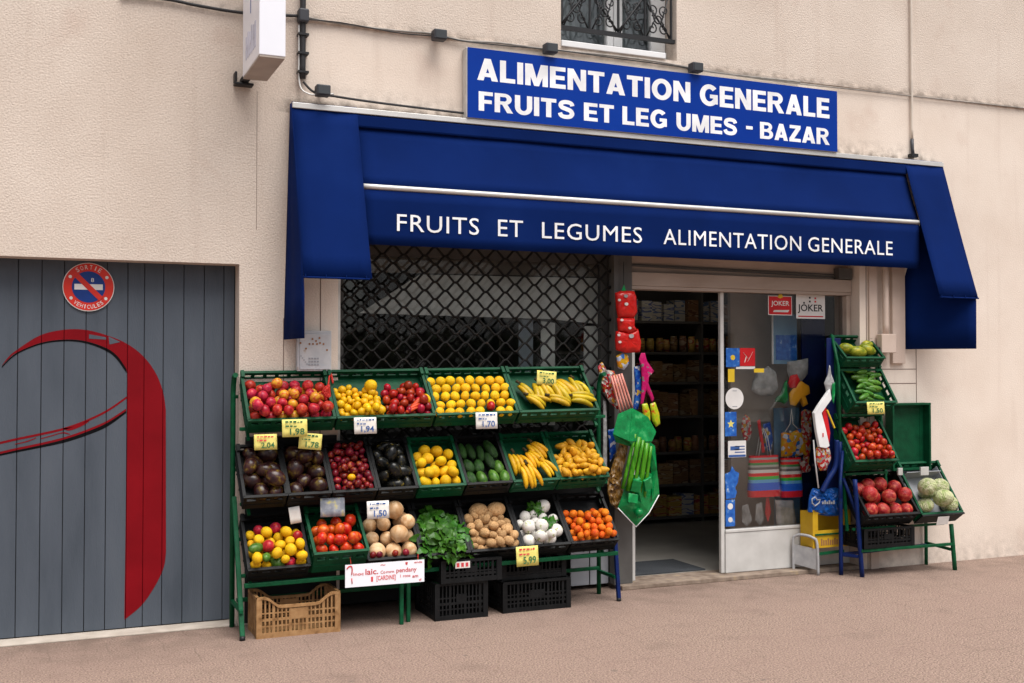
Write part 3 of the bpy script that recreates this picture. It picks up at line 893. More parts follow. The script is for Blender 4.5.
mt_ = MB()
q = [W(637, 568, 0), W(711, 572, 0), W(687, 563.5, 0), W(637, 566, 0)]
mt_.box(4.03, 4.74, .32, .80, .031, .041)
tag(mt_.build('door_mat', M['mat_dark'], bevel=.003), 'dark ribbed mat lying just inside the open shop door', 'mat')

# ------------------------------------------------------------------ shop interior shelves
sh = thing('shelving', (5.4, 2.75, .03), 'dark metal shelving full of packets along the back of the shop', 'shelves')
shelf_z = [.10, .42, .74, 1.10, 1.44, 1.74, 2.05]
for zz in shelf_z:
    f = MB(); f.box(4.0, 7.0, 2.62, 3.05, zz - .025, zz)
    f.build('shelf', M['shelf_metal'], sh)
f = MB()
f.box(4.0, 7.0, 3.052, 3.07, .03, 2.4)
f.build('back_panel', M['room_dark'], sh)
for xx in (3.98, 5.12, 6.2, 7.005):
    f = MB(); f.box(xx - .018, xx + .0, 2.60, 3.05, .03, 2.35)
    f.build('upright', M['shelf_metal'], sh)
PK = {}
for kn, cols in (('packet_brown', [(.0, (.20, .11, .05)), (.45, (.26, .16, .08)), (.55, (.13, .06, .03)), (.62, (.32, .25, .17))]),
                 ('packet_pale', [(.0, (.40, .37, .32)), (.44, (.46, .43, .38)), (.5, (.10, .14, .26)), (.60, (.44, .40, .34))]),
                 ('packet_ochre', [(.0, (.34, .20, .05)), (.46, (.42, .28, .08)), (.54, (.30, .05, .03)), (.62, (.38, .30, .18))]),
                 ('packet_red', [(.0, (.24, .03, .025)), (.46, (.30, .05, .03)), (.53, (.36, .30, .20)), (.60, (.18, .02, .02))])):
    D(kn, cols, scale=13, rough=.4, interp='CONSTANT', detail=1, rand=.35, huer=.02, stretch=(.5, .5, 1.8))
def packet_mesh(w, d, h, kind, rounded):
    mb = MB()
    if rounded:                                   # jars and tins
        n = 14
        prof = ((0, 0), (w / 2, .0), (w / 2, h * .80), (w / 2 * .82, h * .86), (w / 2 * .82, h), (0, h))
        rows = [[(r * math.cos(2 * math.pi * k / n), d / 2 + r * math.sin(2 * math.pi * k / n), z) for k in range(n + 1)] for r, z in prof]
        mb.loft(rows)
    else:
        mb.box(-w / 2, w / 2, 0, d, 0, h)
    return mb.mesh('packet', M[kind])
rows_lab = ['lowest', 'second lowest', 'third', 'fourth', 'fifth', 'sixth', 'top']
row_kinds = [('packet_pale', 'packet_ochre'), ('packet_pale', 'packet_brown', 'packet_pale'), ('packet_ochre', 'packet_red', 'packet_brown'),
             ('packet_brown', 'packet_ochre'), ('packet_brown', 'packet_red'), ('packet_ochre', 'packet_brown'), ('packet_brown', 'packet_pale')]
for zi, zz in enumerate(shelf_z):
    xx = 4.9
    hmax = (shelf_z[zi + 1] if zi < 6 else 2.36) - zz - .05
    w0 = (.16, .17, .095, .12, .15, .09, .13)[zi]
    hh = min(hmax, (.24, .27, .16, .28, .22, .17, .22)[zi])
    kinds_ = {k: packet_mesh(w0 - .010, .16 if zi not in (2, 5) else w0 - .01, hh, k, zi in (2, 5)) for k in set(row_kinds[zi])}
    cur = rnd.choice(row_kinds[zi]); run = 0
    while xx < 6.75:
        if run <= 0: cur = rnd.choice(row_kinds[zi]); run = rnd.randint(1, 4)
        run -= 1
        o = bpy.data.objects.new('packet', kinds_[cur]); COL.objects.link(o)
        o.location = (xx, 2.63 + rnd.uniform(0, .06), zz + .001)
        o.rotation_euler.z = R(rnd.uniform(-5, 5))
        o.scale = (1, 1, rnd.uniform(.74, 1.0))
        tag(o, 'packet in the crowded row on the %s dark shelf inside the shop' % rows_lab[zi], 'packet', 'packets on the %s shop shelf' % rows_lab[zi])
        xx += w0 * rnd.choice((1, 1, 1.02, 1.12))
f = MB(); f.box(4.9, 6.1, 1.85, 1.91, 2.69, 2.72)
ml = bpy.data.materials.new('tube_light'); ml.use_nodes = True
eb = ml.node_tree.nodes['Principled BSDF']; eb.inputs['Emission Color'].default_value = (1, .9, .75, 1); eb.inputs['Emission Strength'].default_value = 1.5
eb.inputs['Base Color'].default_value = (.8, .8, .8, 1)
tag(f.build('ceiling_light', ml), 'dim tube light glowing on the dark ceiling inside the shop', 'light')

# behind the fixed pane: carton wall, navy board, poster
a, b, c_, d_ = rect(724, 285, 800, 540, .95)
f = MB()
f.box(5.18, 6.10, .62, .66, .03, 2.4)
tag(f.build('partition', M['carton']), 'brown carton coloured partition standing inside the shop behind the fixed pane', 'partition')
a, b, c_, d_ = rect(797, 292, 846, 520, .42)
f = MB(); f.box(a, 5.97 - .05, .36, .38, .2, 2.2)
tag(f.build('navy_board', M['navy_board'], bevel=.003), 'navy blue board standing behind the right edge of the shop pane', 'board')
a, b, c_, d_ = rect(773, 314, 797, 364, .34)
pb = thing('poster', ((a + b) / 2, .34, c_), 'pale blue poster with bright blue print hanging behind the shop pane', 'poster')
f = MB(); f.box(a, b, .34, .345, c_, d_); f.build('sheet', M['poster_lightblue'], pb)
f = MB(); f.box(a - .012, a - .001, .335, .348, c_, d_); f.build('edge_strip', M['white_plastic'], pb)
a, b, c_, d_ = rect(776, 335, 797, 360, .335)
f = MB(); f.box(a, b, .336, .339, c_, d_); f.build('print', M['sticker_blue'], pb)
f = MB(); a, b, c_, d_ = rect(774, 408, 800, 530, .40); f.box(a, b, .40, .41, c_, d_)
tag(f.build('poster', M['poster_lightblue'], bevel=.002), 'grey blue sheet hanging low behind the toy bags in the pane', 'poster')

# ------------------------------------------------------------------ stickers on the pane
SY = PY - .002
def sticker(name, u0, v0, u1, v1, mt, label, y=SY):
    a, b, c_, d_ = rect(u0, v0, u1, v1, y)
    t = thing(name, ((a + b) / 2, y, c_), label, 'sticker')
    f = MB(); f.box(a, b, y - .001, y + .0008, c_, d_); f.build('sheet', mt, t)
    return t, (a, b, c_, d_)
t, (a, b, c_, d_) = sticker('shop_sticker', 768, 295.5, 792, 315.5, M['sticker_white'], 'red sign with white letters and pale border stuck high on the pane')
f = MB(); f.box(a + .006, b - .006, SY - .002, SY - .0012, c_ + .006, d_ - .006); f.build('red_field', M['sticker_red'], t)
w_, h_ = b - a, d_ - c_
letters('inscription', 'JOKER', (a + w_ * .12, c_ + h_ * .42), (b - w_ * .12, c_ + h_ * .74), SY - .0022, M['sticker_white'], t, bold=.012, ext=.0006)
f = MB(); f.prism([(a + w_ * .2, c_ + h_ * .16), (a + w_ * .82, c_ + h_ * .16), (a + w_ * .88, c_ + h_ * .28), (a + w_ * .24, c_ + h_ * .26)], SY - .003, SY - .0022); f.build('underline', M['sticker_white'], t)
f = MB(); f.prism([(a + w_ * .40, d_ - .012), (a + w_ * .5, d_ - .02), (a + w_ * .62, d_ - .01), (a + w_ * .58, d_ + .012), (a + w_ * .44, d_ + .012)], SY - .003, SY - .0022); f.build('badge', M['sticker_yellow'], t)
t, (a, b, c_, d_) = sticker('shop_sticker', 796, 294.5, 825, 319, M['sticker_white'], 'white sign with black letters and small coloured squares stuck high on the pane')
w_, h_ = b - a, d_ - c_
letters('inscription', 'JOKER', (a + w_ * .05, c_ + h_ * .22), (b - w_ * .07, c_ + h_ * .60), SY - .0012, M['ink_black'], t, bold=.014, ext=.0006)
f = MB(); f.box(a + w_ * .07, b - w_ * .07, SY - .002, SY - .0012, c_ + h_ * .07, c_ + h_ * .12); f.build('underline', M['sticker_red'], t)
for (px_, pz_, mm) in ((.27, .66, 'ink_black'), (.47, .72, 'ink_black'), (.47, .88, 'ink_black'), (.66, .72, 'sticker_red'), (.66, .86, 'sticker_red')):
    f = MB(); f.box(a + w_ * px_ - .008, a + w_ * px_ + .008, SY - .002, SY - .0012, c_ + h_ * pz_ - .007, c_ + h_ * pz_ + .007); f.build('square', M[mm], t)
t, (a, b, c_, d_) = sticker('shop_sticker', 726, 348, 739.5, 367, M['sticker_blue'], 'blue sticker with yellow middle stuck on the pane beside the door post')
f = MB(); f.prism(ringpts((a + b) / 2, (c_ + d_) / 2, .02, 16), SY - .002, SY - .0012); f.build('badge', M['sticker_yellow'], t)
t, (a, b, c_, d_) = sticker('shop_sticker', 740, 348, 755, 366, M['sticker_red'], 'bright red sticker on the pane right of the blue one')
f = MB()
for q_ in ((.2, .75, .6, .35), (.5, .25, .85, .8), (.3, .2, .42, .55)):
    f.bar((a + (b - a) * q_[0], SY - .0016, c_ + (d_ - c_) * q_[1]), (a + (b - a) * q_[2], SY - .0016, c_ + (d_ - c_) * q_[3]), .006, .0008)
f.build('scribble', M['card_white'], t)
sticker('shop_sticker', 728, 369, 734.5, 382, M['sticker_yellow'], 'small yellow sticker on the pane below the blue and red pair')
sticker('shop_sticker', 736, 366.5, 755, 369, M['sticker_white'], 'thin white strip stuck just below the red sticker')
a_ = W(734.5, 398.5, SY)
t = thing('notice_disc', a_, 'round white notice stuck on the pane at chest height', 'sticker')
f = MB(); f.prism(ringpts(a_.x, a_.z, .082, 32), SY - .001, SY + .0008); f.build('sheet', M['sticker_white'], t)
f = MB(); f.box(a_.x - .018, a_.x + .02, SY - .002, SY - .0012, a_.z + .056, a_.z + .061); f.box(a_.x - .02, a_.x + .024, SY - .002, SY - .0012, a_.z - .064, a_.z - .058); f.build('fine_print', M['grey_board'], t)
t, _q = sticker('shop_sticker', 725, 412, 736.5, 436, M['sticker_blue'], 'blue sticker with pale star below the round white notice')
f = MB(); cx_, cz_ = (_q[0] + _q[1]) / 2, (_q[2] + _q[3]) / 2
f.prism([(cx_ + (.034 if i % 2 == 0 else .015) * math.sin(i * math.pi / 5), cz_ + (.034 if i % 2 == 0 else .015) * math.cos(i * math.pi / 5)) for i in range(10)], SY - .002, SY - .0012); f.build('star', M['card_yellow'], t)
t, _q = sticker('shop_sticker', 728, 441, 746, 457, M['sticker_white'], 'white card with blue print stuck on the pane near the striped bags')
f = MB(); f.box(_q[0] + .004, _q[1] - .004, SY - .002, SY - .0012, _q[2] + .003, _q[2] + .02)
f.box(_q[0] + .02, _q[1] - .06, SY - .002, SY - .0012, _q[2] + .055, _q[2] + .085)
for i in range(3): f.box(_q[0] + .06, _q[1] - .012, SY - .002, SY - .0012, _q[2] + .035 + i * .022, _q[2] + .043 + i * .022)
f.build('print', M['ink_blue'], t)
def shape_sticker(pts, mt, label):
    f = MB(); f.prism(poly(pts, SY), SY - .001, SY + .0008)
    return tag(f.build('shop_sticker', mt), label, 'sticker')
shape_sticker([(725, 474), (730, 472), (732, 466), (735, 471), (739, 473), (738, 482), (735, 488), (737, 492), (735, 498), (726, 499)], M['sticker_blue'], 'jagged blue figure sticker low on the pane')
t, _q = sticker('shop_sticker', 725.5, 500, 735, 526, M['sticker_blue'], 'narrow blue sticker lowest of the column beside the door post')
f = MB(); f.prism(ringpts((_q[0] + _q[1]) / 2, _q[3] - .05, .024, 16), SY - .002, SY - .0012); f.build('badge', M['sticker_white'], t)
f = MB(); f.prism(ringpts((_q[0] + _q[1]) / 2, _q[2] + .05, .02, 16), SY - .002, SY - .0012); f.build('badge', M['sticker_white'], t)

# ------------------------------------------------------------------ goods hanging behind the pane
def packet(name, pts, y, thick, mt, label, cat, wob=.003, group=None):
    f = MB(); f.puff(poly(pts, y), y, thick, wob=wob)
    return tag(f.build(name, M[mt]), label, cat, group)
HY = .21
packet('plastic_bag', [(752, 384), (757, 372), (768, 366), (776, 372), (778, 388), (772, 396), (758, 395), (751, 390)], HY, .06, 'clear_bag', 'grey clear bag hanging behind the pane left of the green toy', 'bag')
packet('plastic_bag', [(787, 362), (800, 360), (808, 358), (808, 374), (802, 381), (790, 381), (787, 372)], HY, .05, 'clear_bag', 'clear bag of toys hanging above the orange toy', 'bag')
packet('toy_pack', [(788, 383), (790, 376), (797, 374), (800, 380), (796, 388), (790, 388)], HY - .03, .03, 'sticker_red', 'red toy inside the clear bag behind the pane', 'toy')
packet('green_toy', [(775, 399), (781, 394), (784, 383), (787, 380), (787, 390), (788, 401), (784, 404), (780, 402), (775, 402)], HY, .05, 'green_pack', 'small bright green toy hanging behind the pane', 'toy')
packet('orange_toy', [(789, 394), (794, 386), (801, 381), (809, 386), (810, 393), (805, 396), (808, 404), (803, 407), (800, 399), (796, 400), (795, 406), (790, 405)], HY - .02, .05, 'toy_orange', 'orange animal shaped toy hanging under the clear bag', 'toy')
packet('balloon_pack', [(801, 412), (805, 409), (811, 411), (812, 430), (810, 452), (808, 470), (803, 471), (804, 450), (801, 430)], HY, .04, 'toy_mix', 'long red pack hanging at the right side of the pane', 'toy')
bt = thing('beach_bag', W(793, 457, HY), 'yellow and blue toy bag on a string behind the pane', 'bag')
f = MB(); f.puff(poly([(781, 432), (790, 433), (800, 428), (806, 446), (806, 455), (781, 457)], HY), HY, .07, wob=.003); f.build('pouch', M['toy_yellow'], bt)
f = MB(); f.tube([W(785, 432, HY), W(790, 424, HY), W(791.5, 409, HY), W(793, 424, HY), W(799, 430, HY)], .003, 6); f.build('cord', M['white_plastic'], bt)
def striped(u0, v0, u1, v1, y, label):
    a, b, c_, d_ = rect(u0, v0, u1, v1, y)
    t = thing('striped_bag', ((a + b) / 2, y, c_), label, 'bag', 'striped bags in the shop pane')
    mb = MB(); n = 12; rows = []
    for k_ in range(9):
        z = c_ + (d_ - c_) * k_ / 8
        tk = .05 * (1 - .45 * k_ / 8); row = []
        for i in range(n):
            an = 2 * math.pi * i / n
            ww = (b - a) / 2 * (1 - .05 * k_ / 8 + .02 * math.sin(k_ * 1.7 + i))
            row.append(((a + b) / 2 + ww * math.copysign(abs(math.cos(an)) ** .55, math.cos(an)), y + tk * math.copysign(abs(math.sin(an)) ** .6, math.sin(an)), z))
        rows.append(row + [row[0]])
    mb.loft(rows); mb.add(rows[0][:-1], [tuple(range(n))])
    mb.build('pouch', M['striped_bag'], t)
    w_ = b - a
    mb = MB()
    for s_ in (-1, 1):
        mb.tube([(a + w_ * .30, y + s_ * .018, d_ - .01), (a + w_ * .40, y + s_ * .015, d_ + .14), (a + w_ * .5, y + s_ * .006, d_ + .21), (a + w_ * .6, y + s_ * .015, d_ + .14), (a + w_ * .70, y + s_ * .018, d_ - .01)], .004, 6)
    mb.build('handle', M['white_plastic'], t)
striped(748, 456, 779, 495.5, .225, 'wide red, blue and green striped shopping bag hanging behind the pane')
striped(780, 458, 801, 496, .23, 'narrow red, blue and green striped bag hanging right of the wide one')
packet('toy_pack', [(763, 424), (770, 422), (773, 440), (771, 452), (764, 450)], HY + .05, .03, 'toy_blue', 'small blue pack hanging behind the wide striped bag', 'toy')
packet('toy_pack', [(742, 506), (748, 504), (752, 520), (747, 527), (742, 522)], HY + .02, .02, 'clear_bag', 'small clear pack hanging low beside the lowest blue sticker', 'toy')
packet('toy_pack', [(756, 504), (762, 502), (764, 519), (760, 527), (755, 520)], HY + .02, .02, 'clear_bag', 'small clear pack hanging low under the wide striped bag', 'toy')
packet('toy_pack', [(766, 498), (769, 497), (771, 512), (768, 522), (765, 514)], HY + .02, .015, 'sticker_red', 'slim red pack hanging low under the wide striped bag', 'toy')
sticker('shop_sticker', 754, 368.5, 764, 372.5, M['sticker_yellow'], 'small flat yellow sticker on the pane right of the thin white strip')
packet('plastic_bag', [(775, 500), (793, 500), (797, 528), (777, 530)], HY, .05, 'clear_bag', 'clear bag hanging low behind the pane under the narrow striped bag', 'bag')
packet('doll_pack', [(742, 420), (745, 414), (750, 418), (752, 432), (749, 441), (744, 440), (741, 430)], HY, .03, 'toy_mix', 'small figure shaped pack hanging left of the striped bags', 'toy')
packet('string_toy', [(757, 421), (760, 419), (765, 452), (762, 453)], HY, .015, 'sticker_red', 'thin red stick toy hanging over the wide striped bag', 'toy')
packet('pouch_pack', [(799, 461), (806, 460), (811, 467), (810, 472), (802, 473)], HY - .03, .03, 'toy_mix', 'small red pack at the right of the narrow striped bag', 'toy')

def ball_simple(r, n=16):
    rows = [[(r * math.sin(math.pi * i / 10) * math.cos(2 * math.pi * k / n), r * math.sin(math.pi * i / 10) * math.sin(2 * math.pi * k / n), -r * math.cos(math.pi * i / 10)) for k in range(n + 1)] for i in range(11)]
    mb = MB(); mb.loft(rows); return mb.mesh('ball', M['green_pack'])
# ------------------------------------------------------------------ goods hanging outside between window and door
OY = -.03
rb = thing('red_pack_string', W(627, 352, OY), 'string of three puffy red packs hanging left of the open door', 'packs')
for pts in ([(615, 293), (620, 291), (634, 291), (636, 297), (637, 312), (634, 318), (618, 318), (616, 306)],
            [(617, 318), (634, 318), (634, 326), (637, 331), (628, 334), (618, 331)],
            [(616, 331), (628, 333), (638, 329), (641, 342), (640, 352), (626, 353), (616, 350), (615, 340)]):
    f = MB(); f.puff(poly(pts, OY), OY, .085, wob=.0035); f.build('pack', M['red_plain'], rb)
for (u, v, r) in ((626, 296, .016), (619.5, 300, .012), (626.5, 304, .015), (622, 320, .012), (630, 328, .012), (619, 335, .012), (620, 342, .012), (631.5, 336, .020)):
    p = W(u, v, OY - .041); f = MB(); f.prism([(p.x + r * math.cos(a_ * .5236), p.z + r * .75 * math.sin(a_ * .5236)) for a_ in range(12)], OY - .0425, OY - .036); f.build('print', M['print_pale' if r < .0155 else 'clear_bag'], rb)
f = MB(); f.puff(poly([(621, 292), (624, 284), (626, 291)], OY), OY, .012); f.build('tag', M['green_pack'], rb)
f = MB(); f.tube([W(623.5, 288, OY), W(623.5, 276, OY), W(623.5, 262, .06)], .003, 5); f.build('cord', M['cable_black'], rb)
tp = thing('toy_pack', W(606, 415, OY), 'clear pack of red and yellow toys hanging left of the red striped handle', 'toy')
f = MB(); f.puff(poly([(598, 366), (602, 362), (606, 370), (614, 371), (619, 384), (620, 394), (619, 411), (611, 404), (603, 392), (599, 378)], OY + .02), OY + .02, .05, wob=.006); f.build('pouch', M['toy_mix'], tp)
packet('wasp_toy', [(616, 356), (622, 352), (628, 355), (629, 364), (624, 370), (618, 368)], OY + .02, .05, 'toy_yellow', 'small yellow toy hanging just under the red packs', 'toy')
bb_ = thing('broom', W(622, 413, OY - .03), 'bundle of red and white striped handles stuck into the green pack', 'toy')
for i in range(5):
    f = MB(); u0, u1 = 611 + i * 2.6, 621 + i * 2.9
    f.tube([W(u0, 374 - i * .6 + 2, OY - .04), W(u1, 413 - i * 1.2, OY - .04)], .008, 6); f.build('handle', M['red_stripe'], bb_)
pk = thing('toy_lizard', W(647, 400, OY), 'magenta toy with lime green lower half hanging beside the open door', 'toy')
f = MB(); f.puff(poly([(639, 359), (641, 353), (645, 353), (647, 361), (654, 371), (649, 376), (648, 384), (654, 399), (652, 402), (646, 390), (643, 404), (640.5, 404), (642, 381), (641, 368)], OY), OY, .028, wob=.001); f.build('body', M['pink_toy'], pk)
for pts_ in ([(642, 404), (647, 403), (650, 412), (650, 424), (647, 427), (643, 420)], [(650, 404), (655, 402), (659, 413), (660, 424), (656, 427), (652, 421)]):
    f = MB(); f.puff(poly(pts_, OY - .01), OY - .01, .04, wob=.001); f.build('foot', M['lime_toy'], pk)
packet('water_pistol', [(634, 367), (640, 365), (641, 378), (642, 395), (638, 409), (633, 410), (635, 390)], OY + .03, .03, 'toy_blue', 'narrow blue toy hanging behind the magenta one', 'toy')
gp = thing('green_toy_set', W(635, 524, OY - .04), 'large green plastic toy set in clear wrap hanging by the open door', 'toy')
gy = OY - .05
def facets(name, mt, tris, parent, solid=.004):
    f = MB()
    for t_ in tris:
        f.add([W(u, v, y_) for u, v, y_ in t_], [tuple(range(len(t_)))])
    return f.build(name, M[mt], parent, solid=solid)
rdg0, rdg1 = (632, 408, gy - .05), (629, 441, gy - .07)
facets('upper_piece', 'green_pack', [[(613, 434, gy - .01), (618, 414, gy), rdg0, rdg1], [rdg0, (648, 417, gy - .01), (656, 432, gy), (652, 441, gy - .015), rdg1],
       [(613, 434, gy - .01), rdg1, (633, 447, gy - .03), (616, 442, gy + .01)], [rdg1, (652, 441, gy - .015), (646, 449, gy + .01), (633, 447, gy - .03)]], gp)
f = MB()
for i in range(5):
    f.tube([W(635 + i * 4.0, 434 + i * 3, gy - .045), W(622.5 + i * 5.4, 489 + i * 2, gy - .035)], .013 + .006 * (i % 2), 8)
f.build('stick', M['green_stick'], gp)
facets('side_piece', 'green_pack', [[(648, 440, gy - .01), (655, 446, gy - .02), (657, 470, gy - .03), (651, 472, gy)], [(657, 470, gy - .03), (659, 492, gy - .01), (652, 500, gy - .04), (651, 472, gy)]], gp)
m0, m1 = (637, 482, gy - .07), (641, 503, gy - .05)
facets('lower_piece', 'green_pack', [[(625, 487, gy), (634, 475, gy - .02), m0], [(634, 475, gy - .02), (648, 472, gy - .01), m0], [(648, 472, gy - .01), (658, 478, gy), m1, m0],
       [(625, 487, gy), m0, m1, (618, 507, gy + .01)], [(658, 478, gy), (659, 494, gy), (649, 512, gy - .01), m1], [(618, 507, gy + .01), m1, (636, 526, gy)], [m1, (649, 512, gy - .01), (636, 526, gy)]], gp)
f = MB()
for (u0, v0, u1, v1) in ((632, 480, 640, 492), (643, 478, 652, 490), (628, 494, 637, 503)):
    a, b, c_, d_ = rect(u0, v0, u1, v1, gy - .075); m_ = Matrix.Translation(((a + b) / 2, gy - .078, (c_ + d_) / 2)) @ Euler((R(rnd.uniform(-20, 20)), R(rnd.uniform(-30, 30)), R(rnd.uniform(-25, 25)))).to_matrix().to_4x4()
    f = MB(); f.box(-(b - a) / 2, (b - a) / 2, -.01, .01, -(d_ - c_) / 2, (d_ - c_) / 2, m_); f.build('block', M['green_pack'], gp, bevel=.004)
pb_ = W(639, 513, gy - .06)
bme = ball_simple(.034); bo = bpy.data.objects.new('ball', bme); COL.objects.link(bo); bo.parent = gp; bo.location = pb_ - world_loc(gp)
f = MB(); f.tube([W(618, 508, gy - .01), W(636, 527, gy - .02), W(649, 513, gy - .02), W(659, 495, gy - .01)], .004, 6); f.build('seam', M['white_plastic'], gp)
packet('amber_pack', [(608, 478), (612, 466), (620, 442), (628, 446), (622, 470), (620, 492), (628, 508), (622, 514), (611, 504), (607, 492)], gy + .05, .05, 'amber_pack', 'brown and amber wrapped pack hanging behind the green toy set', 'toy', wob=.008)
packet('pack_strip', [(603, 400), (606, 402), (607, 440), (607, 476), (603, 474)], OY + .05, .02, 'clear_bag', 'thin clear strip hanging in front of the grille right end', 'pack')
packet('blue_pack', [(608, 430), (615, 428), (616, 452), (610, 462)], OY + .05, .03, 'toy_blue', 'blue pack half hidden left of the green toy set', 'pack')

# ------------------------------------------------------------------ awning
aw = thing('awning', (4.1, 0, 3.28), 'blue cloth shop awning with white lettering and sloping side flaps', 'awning')
AX0, AX1 = 1.455, 6.775
IX0, IX1 = 1.875, 6.385
f = MB()
f.box(AX0, AX1, -.075, -.002, 3.222, 3.257)
f.build('head_rail', M['alu'], aw, bevel=.003)
f = MB(); f.box(IX0 - .02, IX1 + .02, -.07, -.004, 3.135, 3.219)
f.build('cassette', M['blue_cloth'], aw, bevel=.012)
def wave(x, a, k_): return a * math.sin(x * k_) + a * .6 * math.sin(x * k_ * 2.3 + 1)
BY, BZ = -.20, 2.735
rows = []
for i in range(7):
    t_ = i / 6
    rows.append([(IX0 - .01 + (IX1 - IX0 + .03) * k_ / 40, -.045 + (BY + .01 + .045) * t_ + .012 * math.sin(math.pi * t_) + wave(k_ * .4, .0035, 1.1) * math.sin(math.pi * min(1, t_ + .15)), 3.138 + (BZ + .01 - 3.138) * t_) for k_ in range(41)])
f = MB(); f.loft(rows); f.build('canopy', M['blue_cloth'], aw, solid=.003)
f = MB(); f.tube([(IX0 - .005, BY, BZ), (IX1 + .02, BY, BZ)], .0165, 12); f.build('front_bar', M['alu'], aw)
rows = []
for i in range(6):
    t_ = i / 5
    rows.append([(IX0 + .005 + (IX1 - IX0 + .0) * k_ / 60, BY - .004 + wave(k_ * .35, .0016, .9) * t_, BZ - .02 + (2.368 - BZ + .02) * t_) for k_ in range(61)])
f = MB(); f.loft(rows); val = f.build('valance', M['blue_cloth'], aw, solid=.003)
VY = BY - .0090
for s_, u0, v0, u1, v1 in (('FRUITS', 397, 214, 479, 0), ('ET', 498, 0, 523, 0), ('LEGUMES', 542, 0, 642, 0), ('ALIMENTATION', 663.5, 0, 801, 0), ('GENERALE', 808, 0, 892.5, 0)):
    xa, xb = W(u0, 230, VY).x, W(u1, 230, VY).x
    za, zb = 2.460, 2.570
    letters('lettering', s_, (xa, za), (xb, zb), VY, M['white_letter'], val, bold=.001, ext=.0006, spacing=1.08)
# sloping end flaps and hanging cheeks
def flap(x0, x1, name):
    rows = []
    for i in range(9):
        t_ = i / 8
        rows.append([(x0 + (x1 - x0) * k_ / 6, -.05 - .37 * t_ + (.014 * math.sin(math.pi * t_) + .004 * math.sin(7 * t_ + x0)) * math.sin(math.pi * k_ / 6) + .003 * math.sin(k_ * 1.9 + 5 * t_), 3.264 - 1.13 * t_) for k_ in range(7)])
    f = MB(); f.loft(rows); return f.build(name, M['blue_cloth'], aw, solid=.004)
flap(AX0, IX0, 'end_flap'); flap(IX1, AX1, 'end_flap')
f = MB()
for a_x, b_x in ((AX0 - .004, IX0 - .015), (IX1 + .0, AX1 + .004)):
    f = MB(); f.tube([(a_x, -.424, 2.130), (b_x, -.424, 2.130)], .006, 8)
    for k_ in range(4):
        xx = a_x + (b_x - a_x) * (k_ + .1) / 3.3
        f.box(xx - .003, xx + .003, -.433, -.418, 2.126, 2.150)
    f.build('hem_rod', M['blue_cloth'], aw)
f = MB()
rows = []
for i in range(7):
    t_ = i / 6
    za = 3.255 + (1.765 - 3.255) * t_
    ytop = -.05 - .37 * min(1, (3.264 - za) / 1.13)
    rows.append([(AX0 - .002 - .035 * (1 - k_ / 8) * t_ + .008 * math.sin(k_ * .9) * t_, (-.015) + (ytop + .015) * k_ / 8, za) for k_ in range(9)])
f.loft(rows); f.build('cheek', M['blue_cloth'], aw, solid=.003)
f = MB(); rows = []
for i in range(9):
    t_ = i / 8
    za = 3.255 + (1.735 - 3.255) * t_
    ytop = -.05 - .37 * min(1, (3.264 - za) / 1.13)
    xo = 6.77 - .015 * t_
    xi = 6.77 - .36 * min(1, t_ * 1.6)
    rows.append([(xi + (xo - xi) * (k_ / 8) + .006 * math.sin(k_ * .8) * t_, -.015 + (ytop + .015) * (k_ / 8), za) for k_ in range(9)])
f.loft(rows); f.build('cheek', M['blue_cloth'], aw, solid=.003)

# ------------------------------------------------------------------ sign board over the awning
sb = thing('shop_sign', (4.21, -.04, 3.29), 'long blue sign board with white capitals above the awning', 'sign')
X0, X1, Z0, Z1 = 2.618, 5.693, 3.259, 3.734
f = MB(); f.box(X0, X1, -.082, -.006, Z0, Z1); f.build('casing', M['alu'], sb, bevel=.003)
f = MB(); f.box(X0 + .006, X1 - .003, -.088, -.0835, Z0 + .002, Z1 - .002); f.build('face', M['blue_sign'], sb)
def ring(cx, cz, ro, ri, a0, a1, n=22):
    """polygons of a ring sector; ro / ri are (rx, rz)"""
    out = []
    for i in range(n):
        t0, t1 = R(a0 + (a1 - a0) * i / n), R(a0 + (a1 - a0) * (i + 1) / n)
        out.append([(cx + ro[0] * math.cos(t0), cz + ro[1] * math.sin(t0)), (cx + ro[0] * math.cos(t1), cz + ro[1] * math.sin(t1)),
                    (cx + ri[0] * math.cos(t1), cz + ri[1] * math.sin(t1)), (cx + ri[0] * math.cos(t0), cz + ri[1] * math.sin(t0))])
    return out
def bx_(x0, x1, z0, z1): return [(x0, z0), (x1, z0), (x1, z1), (x0, z1)]
SW, BH = .25, .195          # stem width and bar height of a capital one unit tall
